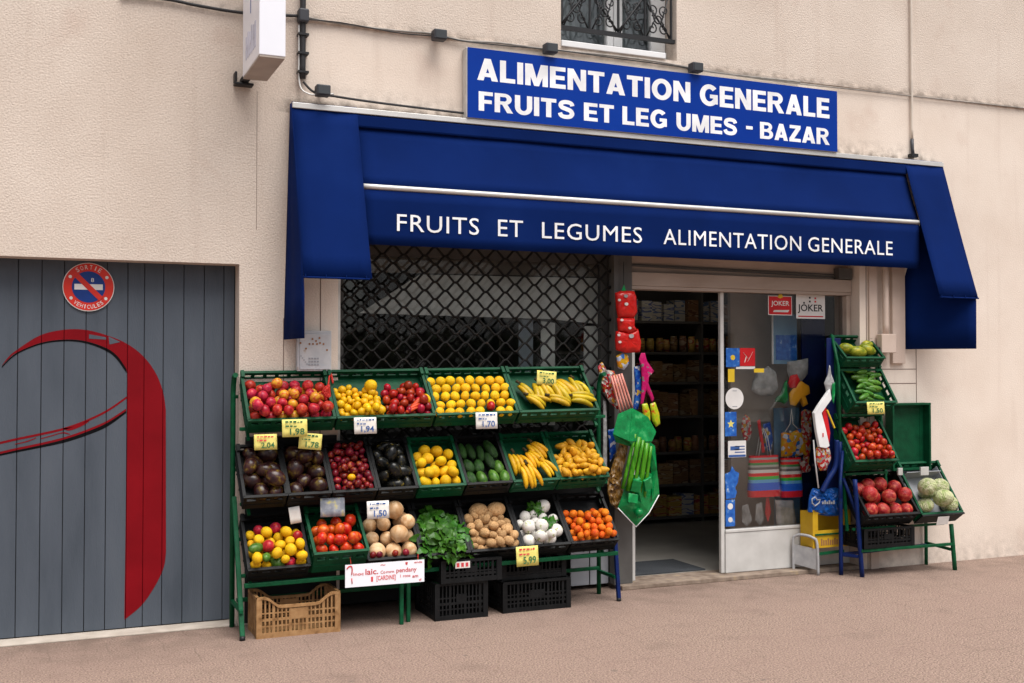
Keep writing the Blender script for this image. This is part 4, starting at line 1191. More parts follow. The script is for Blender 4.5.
def glyph(c):
    """(width, layers); each layer is a list of polygons that do not overlap one another"""
    if c == 'I': return .25, [[bx_(0, SW, 0, 1)]]
    if c == 'L': return .64, [[bx_(0, SW, 0, 1)], [bx_(SW, .64, 0, BH)]]
    if c == 'E': return .69, [[bx_(0, SW, 0, 1)], [bx_(SW, .69, 0, BH), bx_(SW, .64, .405, .595), bx_(SW, .68, 1 - BH, 1)]]
    if c == 'F': return .65, [[bx_(0, SW, 0, 1)], [bx_(SW, .60, .39, .58), bx_(SW, .65, 1 - BH, 1)]]
    if c == 'T': return .74, [[bx_(0, .74, 1 - BH, 1)], [bx_(.245, .495, 0, 1 - BH)]]
    if c == 'A': return .86, [[[(0, 0), (.26, 0), (.56, 1), (.30, 1)]], [[(.60, 0), (.86, 0), (.56, 1), (.30, 1)]], [bx_(.20, .66, .17, .35)]]
    if c == 'M': return .98, [[bx_(0, .235, 0, 1), bx_(.745, .98, 0, 1)], [[(.0, 1), (.31, 1), (.59, 0), (.39, 0)]], [[(.98, 1), (.67, 1), (.39, 0), (.59, 0)]]]
    if c == 'N': return .82, [[bx_(0, .24, 0, 1), bx_(.58, .82, 0, 1)], [[(0, 1), (.26, 1), (.82, 0), (.56, 0)]]]
    if c == 'Z': return .74, [[bx_(0, .74, 0, BH), bx_(.03, .73, 1 - BH, 1)], [[(.0, BH - .01), (.31, BH - .01), (.73, 1 - BH + .01), (.42, 1 - BH + .01)]]]
    if c == 'O': return .94, [ring(.47, .5, (.47, .52), (.215, .30), 0, 360, 40)]
    if c == 'U': return .82, [[bx_(0, SW, .38, 1), bx_(.57, .82, .38, 1)], ring(.41, .39, (.41, .41), (.16, .20), 180, 360)]
    if c == 'G': return .90, [ring(.47, .5, (.47, .52), (.215, .30), 42, 322, 36), [bx_(.50, .89, .36, .54)], [bx_(.66, .89, .09, .37)]]
    if c == 'R': return .86, [[bx_(0, SW, 0, 1)], [bx_(SW, .46, 1 - .18, 1), bx_(SW, .46, .42, .59)], ring(.46, .71, (.33, .29), (.10, .115), -90, 90), [[(.33, .45), (.56, .49), (.86, 0), (.58, 0)]]]
    if c == 'B': return .82, [[bx_(0, SW, 0, 1)], [bx_(SW, .46, .825, 1), bx_(SW, .48, .425, .595), bx_(SW, .48, 0, .18)], ring(.46, .735, (.30, .265), (.09, .09), -90, 90), ring(.48, .29, (.34, .29), (.11, .115), -90, 90)]
    if c == 'S':
        cl = smooth([(.70, .71), (.63, .85), (.41, .90), (.20, .85), (.135, .72), (.20, .60), (.40, .53), (.60, .45), (.68, .30), (.60, .15), (.39, .10), (.17, .15), (.09, .30)], 5)
        L_, R_ = [], []
        for i, p in enumerate(cl):
            q0, q1 = cl[max(i - 1, 0)], cl[min(i + 1, len(cl) - 1)]
            dx, dz = q1[0] - q0[0], q1[1] - q0[1]; d = math.hypot(dx, dz)
            nx, nz = -dz / d, dx / d
            w = .115 if .3 < i / len(cl) < .7 else .108
            L_.append((p[0] + nx * w, p[1] + nz * w)); R_.append((p[0] - nx * w, p[1] - nz * w))
        return .80, [[[L_[i], L_[i + 1], R_[i + 1], R_[i]] for i in range(len(cl) - 1)]]
def sgn(s_, u0, u1, za, zb, bold):
    xa, xb = W(u0, 100, -.09).x, W(u1, 100, -.09).x
    tot = 0; seq = []
    for c in s_:
        w, lay = glyph(c); seq.append((tot, lay)); tot += w + .085
    k = (xb - xa) / (tot - .085); h = zb - za
    mb = MB()
    for o_, lay in seq:
        for li, polys in enumerate(lay):
            for pl in polys:
                mb.add([(xa + (o_ + x) * k, -.0884 - .00012 * li, za + z * h) for x, z in pl], [tuple(range(len(pl)))])
    mb.build('lettering', M['white_letter'], sb)
sgn('ALIMENTATION', 477.3, 690.5, 3.519, 3.668, .036)
sgn('GENERALE', 700, 829.5, 3.513, 3.667, .036)
sgn('FRUITS', 478.8, 574.5, 3.313, 3.443, .036)
sgn('ET', 584, 614, 3.314, 3.441, .036)
sgn('LEG', 622.5, 667, 3.313, 3.443, .036)
sgn('UMES', 676.5, 737, 3.310, 3.438, .036)
sgn('BAZAR', 760, 829.5, 3.307, 3.433, .036)
xa, xb = W(746, 100, -.09).x, W(752.5, 100, -.09).x
f = MB(); f.box(xa, xb, -.090, -.0885, 3.367, 3.391); f.build('lettering', M['white_letter'], sb)

# ------------------------------------------------------------------ blade sign, floodlights, cables
bs = thing('blade_sign', (1.21, -.4, 3.362), 'white box sign sticking out of the wall above the garage', 'sign')
f = MB(); f.box(1.137, 1.287, -.68, -.13, 3.366, 5.2); f.build('box', M['sign_white'], bs, bevel=.004)
f = MB(); f.box(1.140, 1.284, -.677, -.133, 3.355, 3.3655); f.build('bottom_plate', M['sign_under'], bs)
# faint lilac mark on the side face
f = MB(); f.box(1.1345, 1.1365, -.41, -.40, 3.68, 4.3); f.build('stripe', M['ink_blue'], bs)
f = MB()
for i, yy in enumerate((-.26, -.32, -.38, -.44, -.50, -.555)):
    h_ = (.17, .19, .17, .2, .18, .19)[i]
    f.box(1.1345, 1.1365, yy - .017, yy + .017, 3.44, 3.44 + h_ * .8)
for i, yy in enumerate((-.26, -.38, -.50)):
    f.box(1.1343, 1.1365, yy - .05, yy + .017, 3.50, 3.52)
f.build('faded_lettering', M['sign_lilac'], bs)
f = MB(); f.box(1.10, 1.215, -.075, -.003, 3.335, 3.35); f.box(1.10, 1.114, -.075, -.003, 3.352, 3.415); f.box(1.14, 1.185, -.128, -.003, 3.353, 3.385)
f.build('bracket', M['dark_iron'], bs, bevel=.004)
def floodlight(u, v, label):
    p = W(u, v, -.09)
    t = thing('floodlight', (p.x, 0, p.z), label, 'lamp', 'small floodlights on the facade')
    f = MB(); f.box(p.x - .045, p.x + .045, -.13, -.055, p.z - .034, p.z + .034); f.build('housing', M['lamp_box'], t, bevel=.008)
    f = MB(); f.box(p.x - .036, p.x + .036, -.1345, -.1315, p.z - .026, p.z + .026); f.build('lens', M['far_glass'], t)
    f = MB(); f.tube([(p.x, -.054, p.z), (p.x, -.001, p.z + .01)], .012, 8); f.build('stem', M['lamp_box'], t)
floodlight(322.5, 91, 'small dark floodlight on the corner of the awning head')
floodlight(439, 35.5, 'small dark floodlight on the cable left of the blue sign')
floodlight(550, 49, 'small dark floodlight on the cable under the upstairs window left end')
floodlight(695.5, 68, 'small dark floodlight on the cable right of the upstairs window')
def sag(pts, n=8):
    return [Vector(p) for p in smooth([tuple(p) for p in pts], n)]
cb = thing('cable_run', (2.5, -.02, 3.8), 'dark cables running along the wall line from blade sign to right of window', 'cable')
f = MB(); f.tube(sag([W(120, -5, -.02), W(165, -1, -.02), W(200, 6, -.02), W(245, 13, -.02), W(300, 16, -.02)]), .010, 6); f.build('cable', M['cable_black'], cb)
f = MB(); f.tube(sag([W(302, 16, -.022), W(330, 22, -.022), W(365, 27, -.022), W(400, 31, -.022), W(435, 34, -.022), W(462, 40.5, -.022), W(500, 43, -.022), W(545, 49, -.022), W(600, 54.5, -.022), W(650, 60.5, -.022), W(692, 68, -.022), W(720, 73, -.022), W(800, 82, -.022)]), .0075, 6); f.build('cable', M['conduit_grey'], cb)
f = MB(); f.tube(sag([W(302, 19, -.034), W(340, 22.5, -.03), W(400, 33, -.03), W(440, 36.5, -.03), W(470, 42, -.03), W(520, 47, -.03), W(560, 50.5, -.03), W(610, 57.5, -.03), W(660, 64, -.03), W(700, 70, -.03)]), .004, 6); f.build('cable', M['cable_black'], cb)
f = MB(); f.tube(sag([W(700, 70, -.02), W(760, 79, -.02), W(805, 84.5, -.02), W(850, 89, -.02), W(930, 98, -.02), W(1060, 112, -.02)]), .005, 6); f.build('cable', M['conduit_grey'], cb)
pp = thing('drain_conduit', (1.53, -.03, 3.35), 'dark upright conduit from the roof down to the awning left corner', 'pipe')
f = MB(); f.tube([(1.527, -.035, 6.0), (1.527, -.035, 3.42)], .019, 10); f.build('tube', M['cable_black'], pp)
f = MB(); f.box(1.495, 1.56, -.075, -.004, 3.775, 3.86); f.build('junction_box', M['lamp_box'], pp, bevel=.01)
f = MB()
for zz in (3.70, 3.58, 3.46): f.box(1.495, 1.562, -.06, -.002, zz - .007, zz + .007)
f.build('clip', M['dark_iron'], pp)
f = MB(); f.tube(sag([(1.502, -.035, 3.76), (1.502, -.035, 3.55), (1.503, -.036, 3.42), (1.52, -.05, 3.345), (1.58, -.07, 3.315), (1.66, -.075, 3.325), (1.72, -.06, 3.335)]), .006, 6); f.build('white_cable', M['alu'], pp)
f = MB(); f.tube(sag([(1.53, -.04, 3.40), (1.60, -.055, 3.335), (1.75, -.04, 3.325), (2.0, -.03, 3.315), (2.35, -.03, 3.305), (2.62, -.025, 3.30)]), .008, 6); f.build('black_cable', M['cable_black'], pp)
p2 = thing('white_pipe', (6.5, -.02, 3.31), 'thin white pipe running down the facade to the awning right corner', 'pipe')
f = MB(); f.tube([(6.497, -.02, 6.2), (6.497, -.02, 3.44)], .0105, 8); f.build('tube', M['cream_pipe'], p2)
f = MB(); f.tube([(6.497, -.02, 3.438), (6.499, -.02, 3.36), (6.502, -.028, 3.29)], .0135, 8); f.build('lower_end', M['lamp_box'], p2)
f = MB(); f.box(6.47, 6.535, -.05, -.002, 3.289, 3.315); f.build('clip', M['dark_iron'], p2)

# meter box, wall box with pipe
mx = thing('meter_box', (1.606, -.03, 1.56), 'white meter box with rust spots on the pier above the apple crate', 'box')
a, b, c_, d_ = 1.497, 1.715, 1.568, 1.823
f = MB(); f.box(a, b, -.05, -.001, c_, d_); f.build('casing', M['meter_white'], mx, bevel=.004)
f = MB(); f.box(a + .014, b - .010, -.056, -.0505, c_ + .01, d_ - .02); f.build('door', M['meter_white'], mx, bevel=.002)
f = MB()
for (u, v) in ((312.5, 339), (316, 341), (319.5, 338), (309.5, 344), (313, 344), (317, 344), (320, 343), (323.5, 344), (327, 350), (306, 348.5), (300.5, 343)):
    p = W(u, v, -.057); f.prism(ringpts(p.x, p.z, .0065, 8), -.0585, -.0568)
f.build('rust_spot', M['rust'], mx)
f = MB()
for i in range(4):
    for k_ in range(3):
        p = W(309.5 + i * 2.8, 358.5 + k_ * 3, -.057); f.box(p.x - .007, p.x + .006, -.0585, -.0568, p.z - .006, p.z + .005)
for i in range(5):
    p = W(301 + i * 1.5, 356 + i * 2, -.057); f.box(p.x - .004, p.x + .004, -.0585, -.0568, p.z - .004, p.z + .004)
f.build('emblem', M['grey_board'], mx)
jb = thing('wall_socket_box', (6.25, -.04, 1.73), 'small pale junction box with pipe on the pilaster beside the squash crate', 'box')
a, b, c_, d_ = rect(877.5, 334, 892, 353, -.05)
f = MB(); f.box(a, b, -.10, -.036, c_, d_); f.build('casing', M['plaster_pale'], jb, bevel=.006)
f = MB(); f.tube([((a + b) / 2, -.062, d_ - .004), ((a + b) / 2, -.062, 2.52)], .024, 10); f.build('pipe', M['plaster_pale'], jb)
f = MB(); f.tube([(a - .002, -.07, c_ + .035), (a - .02, -.07, c_ + .035)], .014, 8); f.build('socket', M['dark_iron'], jb)

# ------------------------------------------------------------------ crates
TILT = R(47.5)
def crate_mesh(w, L_, h, mt, floor=.012, slots=True, taper=.0, handle=True, extra=None):
    """open crate: x across, y from front (0) to back (L), z up"""
    mb = MB(); t = .009; hw = w / 2
    mb.box(-hw + t, hw - t, t, L_ - t, 0, floor)                                  # bottom
    def wall(p0, p1, nrm, n):
        # wall between ground points p0,p1; nrm is inward
        p0, p1 = Vector(p0), Vector(p1); ln = (p1 - p0).length; ax = (p1 - p0) / ln
        rot = Matrix.Identity(4)
        up_ = Vector((0, 0, 1)); nr = Vector(nrm)
        rot.col[0][:3] = ax; rot.col[1][:3] = nr; rot.col[2][:3] = up_; rot.col[3][:3] = p0
        lo = h * (.62 if slots else .90)
        mb.box(0, ln, 0, t, 0.0005, lo, rot)
        if slots:
            hi = h * .80
            k = max(2, int(ln / .07))
            for i in range(k + 1):
                c0 = ln * i / k
                a0, b0 = max(0, c0 - .011), min(ln, c0 + .011)
                if i in (0, k): a0, b0 = (0, .02) if i == 0 else (ln - .02, ln)
                mb.box(a0, b0, .0006, t - .0006, lo, hi, rot)
            mb.box(0, ln, 0, t, hi, h - .006, rot)
        else:
            mb.box(0, ln, 0, t, lo, h - .006, rot)
        mb.box(-.004, ln + .004, -.006, t + .003, h - .0055, h, rot)               # rim
        mb.box(.01, ln - .01, -.004, -.0003, h * .30, h * .36, rot)                 # outside rib
        for i in range(int(ln / .1) + 1):
            c0 = .012 + (ln - .024) * i / max(1, int(ln / .1))
            mb.box(c0 - .004, c0 + .004, -.0042, -.0004, .004, h * .295, rot)
    wall((-hw, 0, 0), (hw, 0, 0), (0, 1, 0), 4)
    wall((hw, L_, 0), (-hw, L_, 0), (0, -1, 0), 4)
    wall((-hw, L_ - t, 0), (-hw, t, 0), (1, 0, 0), 4)
    wall((hw, t, 0), (hw, L_ - t, 0), (-1, 0, 0), 4)
    for sx in (-1, 1):                                                             # raised stacking corners
        mb.box(sx * hw - .018 if sx > 0 else -hw - .003, hw + .003 if sx > 0 else -hw + .018, L_ - .05, L_ + .003, h + .0004, h + .014)
    return mb.mesh('crate', mt)

CRATES = {}
def crate(key, xc, yf, zf, w, mt, label, L_=.39, h=.12, tilt=TILT, floor=.012, group='crates on the stall', name='crate', roll=0.0, slots=True):
    me = crate_mesh(w, L_, h, M[mt], floor, slots)
    o = bpy.data.objects.new(name, me); COL.objects.link(o)
    m_ = Matrix.Translation((xc, yf, zf)) @ Matrix.Rotation(roll, 4, 'Y') @ Matrix.Rotation(tilt, 4, 'X') @ Matrix.Translation((0, 0, -h))
    o.matrix_world = m_
    tag(o, label, 'crate', group)
    CRATES[key] = dict(M=m_, w=w, L=L_, h=h, floor=floor)
    return o
SL = -math.atan(.0135)          # the whole stall climbs slightly to the right
def zrow(z0, x): return z0 + .0135 * (x - 1.12)
R1Y, R2Y, R3Y = -.30, -.33, -.40
R1Z, R2Z, R3Z = 1.276, .826, .408
row1 = [('apples', 1.150, 1.686, 'crate_green', 'leftmost green crate of the top row, full of red apples'),
        ('mirab', 1.692, 2.330, 'crate_green', 'green crate of small yellow plums and red peppers in the top row'),
        ('lemons', 2.338, 2.908, 'crate_green', 'green crate of yellow lemons laid in neat lines in the top row'),
        ('plant', 2.914, 3.503, 'crate_green', 'rightmost green crate of the top row, holding green yellow plantains')]
for key, a, b, mt, lab in row1:
    xc = (a + b) / 2
    crate(key, xc, R1Y, zrow(R1Z, xc), b - a - .010, mt, lab, floor=.05, roll=SL, group='green crates of the top row')
row2 = [('dark1', 1.122, 1.384, 'crate_black', 'leftmost black crate of the middle row, holding big dark fruit'),
        ('dark2', 1.388, 1.654, 'crate_black', 'second black crate of dark fruit, under the apple crate'),
        ('plums', 1.660, 1.942, 'crate_black', 'black crate of dark red plums in the middle row'),
        ('avoc', 1.948, 2.205, 'crate_black', 'black crate of black avocados left of the middle lemons'),
        ('lem2', 2.211, 2.527, 'crate_green', 'green crate of loose lemons in the middle row'),
        ('cuc', 2.533, 2.850, 'crate_black', 'black crate of dark green courgettes and avocados in the middle row'),
        ('ban', 2.856, 3.187, 'crate_green', 'green crate with ripe banana bunches hanging over its front'),
        ('yams', 3.193, 3.560, 'crate_green', 'rightmost green crate of the middle row, full of yellow roots')]
for key, a, b, mt, lab in row2:
    xc = (a + b) / 2
    crate(key, xc, R2Y, zrow(R2Z, xc), b - a - .008, mt, lab, floor=.04, roll=SL, group='crates of the middle row')
row3 = [('mixed', 1.139, 1.508, 'crate_black', 'leftmost black crate of the bottom row with yellow fruit and apples'),
        ('onions', 1.862, 2.211, 'crate_black', 'black crate of big pale onions right of the tomatoes'),
        ('spin', 2.217, 2.531, 'crate_black', 'black crate heaped with leafy greens'),
        ('pot', 2.537, 2.887, 'crate_black', 'black crate of small brown potatoes in the bottom row'),
        ('turn', 2.893, 3.237, 'crate_black', 'black crate of white turnips left of the oranges'),
        ('oran', 3.243, 3.600, 'crate_black', 'rightmost black crate of the bottom row, full of small oranges')]
for key, a, b, mt, lab in row3:
    xc = (a + b) / 2
    crate(key, xc, R3Y, zrow(R3Z, xc), b - a - .008, mt, lab, floor=.04, roll=SL, group='crates of the bottom row')
# the deeper green tomato crate stands a little prouder and less tilted
crate('tom', 1.689, -.44, .485, .33, 'crate_green', 'bright green deep crate of tomatoes standing proud of the bottom row', L_=.37, h=.17, tilt=R(40), floor=.07, roll=SL, group='crates of the bottom row')

# right hand stall
crate('squash', 5.885, -.17, 1.665, .375, 'crate_green', 'topmost green crate of the right stall with pale squash', L_=.26, h=.10, tilt=R(42), floor=.03, group='crates of the right stall')
crate('zuc', 5.925, -.24, 1.323, .40, 'crate_green', 'second green crate of the right stall, full of green courgettes', L_=.37, h=.15, tilt=R(55), floor=.06, group='crates of the right stall')
crate('tom2', 5.892, -.28, .880, .415, 'crate_green', 'green crate of red tomatoes halfway down the right stall', L_=.42, h=.15, tilt=R(55), floor=.06, group='crates of the right stall')
crate('pom', 5.985, -.36, .475, .49, 'crate_black', 'black crate of pomegranates at the foot of the right stall', L_=.40, h=.15, tilt=R(50), floor=.05, group='crates of the right stall')
crate('cab', 6.46, -.36, .462, .41, 'crate_green', 'green crate with black front, lined with paper and holding pale cabbages', L_=.46, h=.12, tilt=R(54), floor=.03, group='crates of the right stall')
# liner and green side boards in the cabbage crate
Mc = CRATES['cab']['M']
f = MB(); f.box(-.208, .208, -.016, -.0065, .0, .112); f.box(-.212, .212, -.018, -.005, .1125, .122)
fo = bpy.data.objects.new('front_panel', f.mesh('front_panel', M['crate_black'])); COL.objects.link(fo)
fo.parent = next(o for o in COL.objects if o.get('label', '').startswith('green crate with black front'))
f = MB(); f.box(-.185, .185, .03, .43, .033, .037); f.box(.180, .184, .03, .42, .038, .110); f.box(-.17, .175, .36, .365, .038, .135)
o = bpy.data.objects.new('paper_liner', f.mesh('paper_liner', M['paper_liner'])); COL.objects.link(o); o.matrix_world = Mc
tag(o, 'grey paper lining inside the cabbage crate', 'paper')

# fruit: relax spheres into a crate
def relax(n, r, w, y0, y1, floor, seed, gy=-.30, iters=160, rv=.10, zmax=None):
    rg_ = np.random.default_rng(seed)
    rad = r * (1 + rv * rg_.uniform(-1, 1, n))
    p = np.stack([rg_.uniform(-w / 2 + r, w / 2 - r, n), rg_.uniform(y0 + r, y1 - r, n), floor + r + rg_.uniform(0, 4 * r, n)], 1)
    for it in range(iters):
        p += np.array([0, gy, -1]) * (.0035 if it < iters * .8 else .0008)
        for _ in range(3):
            d = p[:, None] - p[None]
            dist = np.sqrt((d ** 2).sum(-1)) + 1e-9
            ov = (rad[:, None] + rad[None]) * .985 - dist
            np.fill_diagonal(ov, 0)
            ov = np.clip(ov, 0, None)
            p += (d / dist[..., None] * (ov * .42)[..., None]).sum(1) * .8
            p[:, 0] = np.clip(p[:, 0], -w / 2 + rad, w / 2 - rad)
            p[:, 1] = np.clip(p[:, 1], y0 + rad, y1 - rad * 0 - r)
            p[:, 2] = np.maximum(p[:, 2], floor + rad)
    return p, rad

def ball_mesh(name, mt, seg=16, rings=10, prof=None, lobes=0, lobe_amp=0.0, bumpy=0.0, seed=0):
    """unit-radius body of revolution about local z; prof(t) -> (radius, z) for t 0..1 bottom to top"""
    rr = random.Random(seed)
    mb = MB(); vs = []; fs = []
    prof = prof or (lambda t: (math.sin(math.pi * t), -math.cos(math.pi * t)))
    ph = [rr.uniform(0, 6.28) for _ in range(4)]
    for i in range(1, rings):
        t = i / rings; rad, z = prof(t)
        for k_ in range(seg):
            a = 2 * math.pi * k_ / seg
            q = 1 + lobe_amp * math.cos(lobes * a) * math.sin(math.pi * t) + bumpy * (math.sin(2 * a + ph[0] + 3 * t) + math.sin(3 * a + ph[1] - 4 * t) * .6)
            vs.append((rad * q * math.cos(a), rad * q * math.sin(a), z))
    vs.append((0, 0, prof(0)[1])); vs.append((0, 0, prof(1)[1]))
    for i in range(rings - 2):
        for k_ in range(seg):
            l = (k_ + 1) % seg
            fs.append((i * seg + k_, i * seg + l, (i + 1) * seg + l, (i + 1) * seg + k_))
    b_, t_ = len(vs) - 2, len(vs) - 1
    for k_ in range(seg):
        l = (k_ + 1) % seg
        fs.append((b_, l, k_)); fs.append(((rings - 2) * seg + k_, (rings - 2) * seg + l, t_))
    mb.add(vs, fs, True)
    return mb.mesh(name, mt)

def p_apple(t):
    a = math.pi * t
    r = math.sin(a) * (1 + .06 * math.cos(a) * -1); z = -math.cos(a) * .92
    if t > .8: z -= (t - .8) ** 2 * 9 * .55
    if t < .12: z += (.12 - t) * .9
    return r, z
def p_lemon(t):
    a = math.pi * t; z = -math.cos(a) * 1.12
    return math.sin(a) ** .95 * .98, z + (.10 if t > .97 else 0) - (.1 if t < .03 else 0)
def p_long(t):
    z = -3.0 + 6.0 * t
    r = max(0, min(1, (math.sin(math.pi * min(1, max(0, t))) ** .45)))
    return r, z
def p_pear(t):
    a = math.pi * t; z = -math.cos(a) * 1.35
    return math.sin(a) * (1 - .28 * t), z
def p_oval(t):
    a = math.pi * t; return math.sin(a), -math.cos(a) * 1.28
def p_flat(t):
    a = math.pi * t; return math.sin(a), -math.cos(a) * .82
def p_onion(t):
    a = math.pi * t; r = math.sin(a); z = -math.cos(a) * .92
    if t > .9: z += (t - .9) * 2.0
    return r, z
def p_pom(t):
    a = math.pi * t; r = math.sin(a); z = -math.cos(a) * .92
    if t > .93: r = max(.16, r) if t < 1 else .0; z = .92 + (t - .93) * 2.4 if t < 1 else .95
    return r, z

ME = {}
def mk(key, mt, n=2, **k):
    ME[key] = [ball_mesh(key, M[mt], seed=i * 7 + 3, **k) for i in range(n)]
mk('apple', 'apple', prof=p_apple, bumpy=.015)
mk('yellow_apple', 'yellow_apple', prof=p_apple, bumpy=.015)
mk('yellow_plum', 'mirabelle', prof=p_flat, bumpy=.01)
mk('red_pepper', 'chilli_red', prof=p_flat, bumpy=.03)
mk('lemon', 'lemon', prof=p_lemon, bumpy=.012)
mk('round_lemon', 'lemon', prof=p_flat, bumpy=.012)
mk('orange', 'orange', prof=p_flat, bumpy=.008)
mk('tomato', 'tomato', prof=p_flat, lobes=5, lobe_amp=.03, bumpy=.01)
mk('plum', 'plum', prof=p_flat, bumpy=.012)
mk('dark_fruit', 'dark_fruit', prof=p_oval, bumpy=.02)
mk('avocado', 'avocado_black', prof=p_pear, bumpy=.015)
mk('courgette', 'green_veg', prof=p_long, bumpy=.02, rings=14)
mk('green_avocado', 'green_veg', prof=p_pear, bumpy=.015)
mk('chayote', 'light_green', prof=p_pear, bumpy=.03)
mk('potato', 'potato', prof=p_oval, bumpy=.035, n=3)
mk('yellow_root', 'yam', prof=lambda t: (math.sin(math.pi * t) ** .7 * (1 + .12 * math.sin(7 * t)), -1.75 + 3.5 * t), bumpy=.07, n=4)
mk('onion', 'gourd', prof=p_onion, bumpy=.015)
mk('turnip', 'turnip', prof=p_onion, bumpy=.03)
mk('cabbage', 'cabbage', prof=p_flat, bumpy=.02, lobes=7, lobe_amp=.015, seg=28, rings=16)
mk('pomegranate', 'pomegranate', prof=p_pom, lobes=6, lobe_amp=.02, rings=20, seg=20)
mk('squash', 'squash', prof=p_pear, lobes=5, lobe_amp=.03, bumpy=.02)
def p_pepper(t):
    return (math.sin(math.pi * min(1, t * .93 + .02)) ** .6) * (1.05 - .5 * t), -2.4 + 4.8 * t
mk('green_pepper', 'green_veg', prof=p_pepper, lobes=4, lobe_amp=.05, bumpy=.02, rings=12)
mk('small_courgette', 'bright_veg', prof=p_long, bumpy=.03, rings=14)
mk('bright_pepper', 'bright_veg', prof=p_pepper, lobes=4, lobe_amp=.05, bumpy=.02, rings=12)
mk('orange_tomato', 'orange_red', prof=p_flat, lobes=5, lobe_amp=.03, bumpy=.012)
mk('carrot', 'carrot', prof=lambda t: (math.sin(math.pi * t) ** .4 * (1.1 - .8 * t), -3.5 + 7 * t), rings=14)

def put(kind, M4, p, r, label, cat, group, rot=None, sc=(1, 1, 1)):
    o = bpy.data.objects.new(kind, rnd.choice(ME[kind])); COL.objects.link(o)
    e = rot if rot is not None else Euler((rnd.uniform(0, 6.28), rnd.uniform(0, 6.28), rnd.uniform(0, 6.28)))
    base = M4.to_quaternion().to_matrix().to_4x4() if rot is not None else Matrix.Identity(4)
    o.matrix_world = Matrix.Translation(M4 @ Vector(p)) @ base @ e.to_matrix().to_4x4() @ Matrix.Diagonal((r * sc[0], r * sc[1], r * sc[2], 1))
    tag(o, label, cat, group)
    return o

def fill(key, kinds, n, r, y1=.75, seed=1, sub=0.0, gy=-.36, rv=.1, lift=None, tilt_rot=None):
    """kinds: list of (kind, weight, label, cat, group)"""
    C_ = CRATES[key]
    fl = max(C_['floor'], C_['h'] - 1.75 * r)
    p, rad = relax(n, r, C_['w'] - .022, .010, C_['L'] * y1, fl, seed, gy, rv=rv)
    rr = random.Random(seed)
    for q, ra in zip(p, rad):
        kd = rr.choices(kinds, [k_[1] for k_ in kinds])[0]
        put(kd[0], C_['M'], q, ra * .97, kd[2], kd[3], kd[4])

fill('apples', [('apple', 8, 'red apple heaped in the leftmost green crate of the top row', 'apple', 'red apples in the top row'),
                ('yellow_apple', 2, 'yellow blushed apple among the red ones in the leftmost top crate', 'apple', 'yellow apples in the top row')], 56, .035, y1=.88, seed=3)
# crate 2: yellow plums left, red peppers right
C2 = CRATES['mirab']
for (n_, r_0, xs_, kd, lab, cat, gp_, sd) in (
        (64, .0235, (-.31, .0), 'yellow_plum', 'small yellow plum on the left side of the second top crate', 'plum', 'yellow plums in the top row', 5),
        (46, .0275, (.0, .31), 'red_pepper', 'small round red pepper on the right side of the second top crate', 'pepper', 'red peppers in the top row', 6)):
    w_ = xs_[1] - xs_[0] - .012
    p, rad = relax(n_, r_0, w_, .012, .30, .055, sd, -.3, rv=.2)
    for q, ra in zip(p, rad):
        put(kd, C2['M'], (q[0] + (xs_[0] + xs_[1]) / 2, q[1], q[2]), ra, lab, cat, gp_)
for i in range(4):
    put('carrot', C2['M'], (.17 + .02 * i, .035 + i * .024, .135 + .004 * i), .0155, 'orange red carrot lying along the front of the second top crate', 'carrot', 'carrots in the top row', rot=Euler((0, R(82 - 3 * i), R(18 + 4 * i))))
put('lemon', C2['M'], (-.06, .25, .125), .040, 'single big lemon at the back of the yellow plums', 'lemon', None)
put('lemon', C2['M'], (.275, .12, .13), .034, 'single lemon at the right end beside the carrots', 'lemon', None)
# crate 3: lemons in lines
C3 = CRATES['lemons']
for j_ in range(5):
    for i in range(8):
        x_ = -.245 + .49 * i / 7 + (.012 if j_ % 2 else -.012) + rnd.uniform(-.004, .004)
        y_ = .030 + .066 * j_ + rnd.uniform(-.004, .004)
        if (i, j_) == (5, 0):
            put('tomato', C3['M'], (x_, y_ + .02, .128), .033, 'single red tomato in front of the neat lemon lines', 'tomato', None); continue
        put('round_lemon', C3['M'], (x_, y_, .098 + rnd.uniform(-.004, .004)), .0345, 'round lemon in the neat lines of the third top crate', 'lemon', 'lemons in neat lines')

# bananas
def banana_mesh(kind, bend=.9, ln=.16, r=.017):
    mb = MB(); pts = []; rs = []
    n = 11
    for i in range(n):
        t = i / (n - 1); a = (t - .5) * bend
        Rr = ln / bend
        pts.append((Rr * math.sin(a), 0, Rr * (math.cos(a) - 1)))
        rs.append(r * (.25 + .75 * min(1, math.sin(math.pi * (.04 + .92 * t)) ** .55)) if .02 < t < .98 else r * .3)
    mb.tube(pts, rs, 6)
    return mb.mesh(kind, M[kind])
BM = {'banana': [banana_mesh('banana', b_, l_, r_) for b_, l_, r_ in ((.8, .165, .0165), (1.0, .15, .0175), (1.2, .16, .016), (.95, .17, .018))],
      'plantain': [banana_mesh('plantain', b_, l_, r_) for b_, l_, r_ in ((.6, .20, .0205), (.9, .18, .022), (1.2, .17, .0195), (.75, .16, .021))]}
tipm = MB(); tipm.tube([(0, 0, 0), (.02, 0, .006), (.03, 0, .012)], [.011, .009, .010], 6); TIP = tipm.mesh('stem', M['stem_dark'])
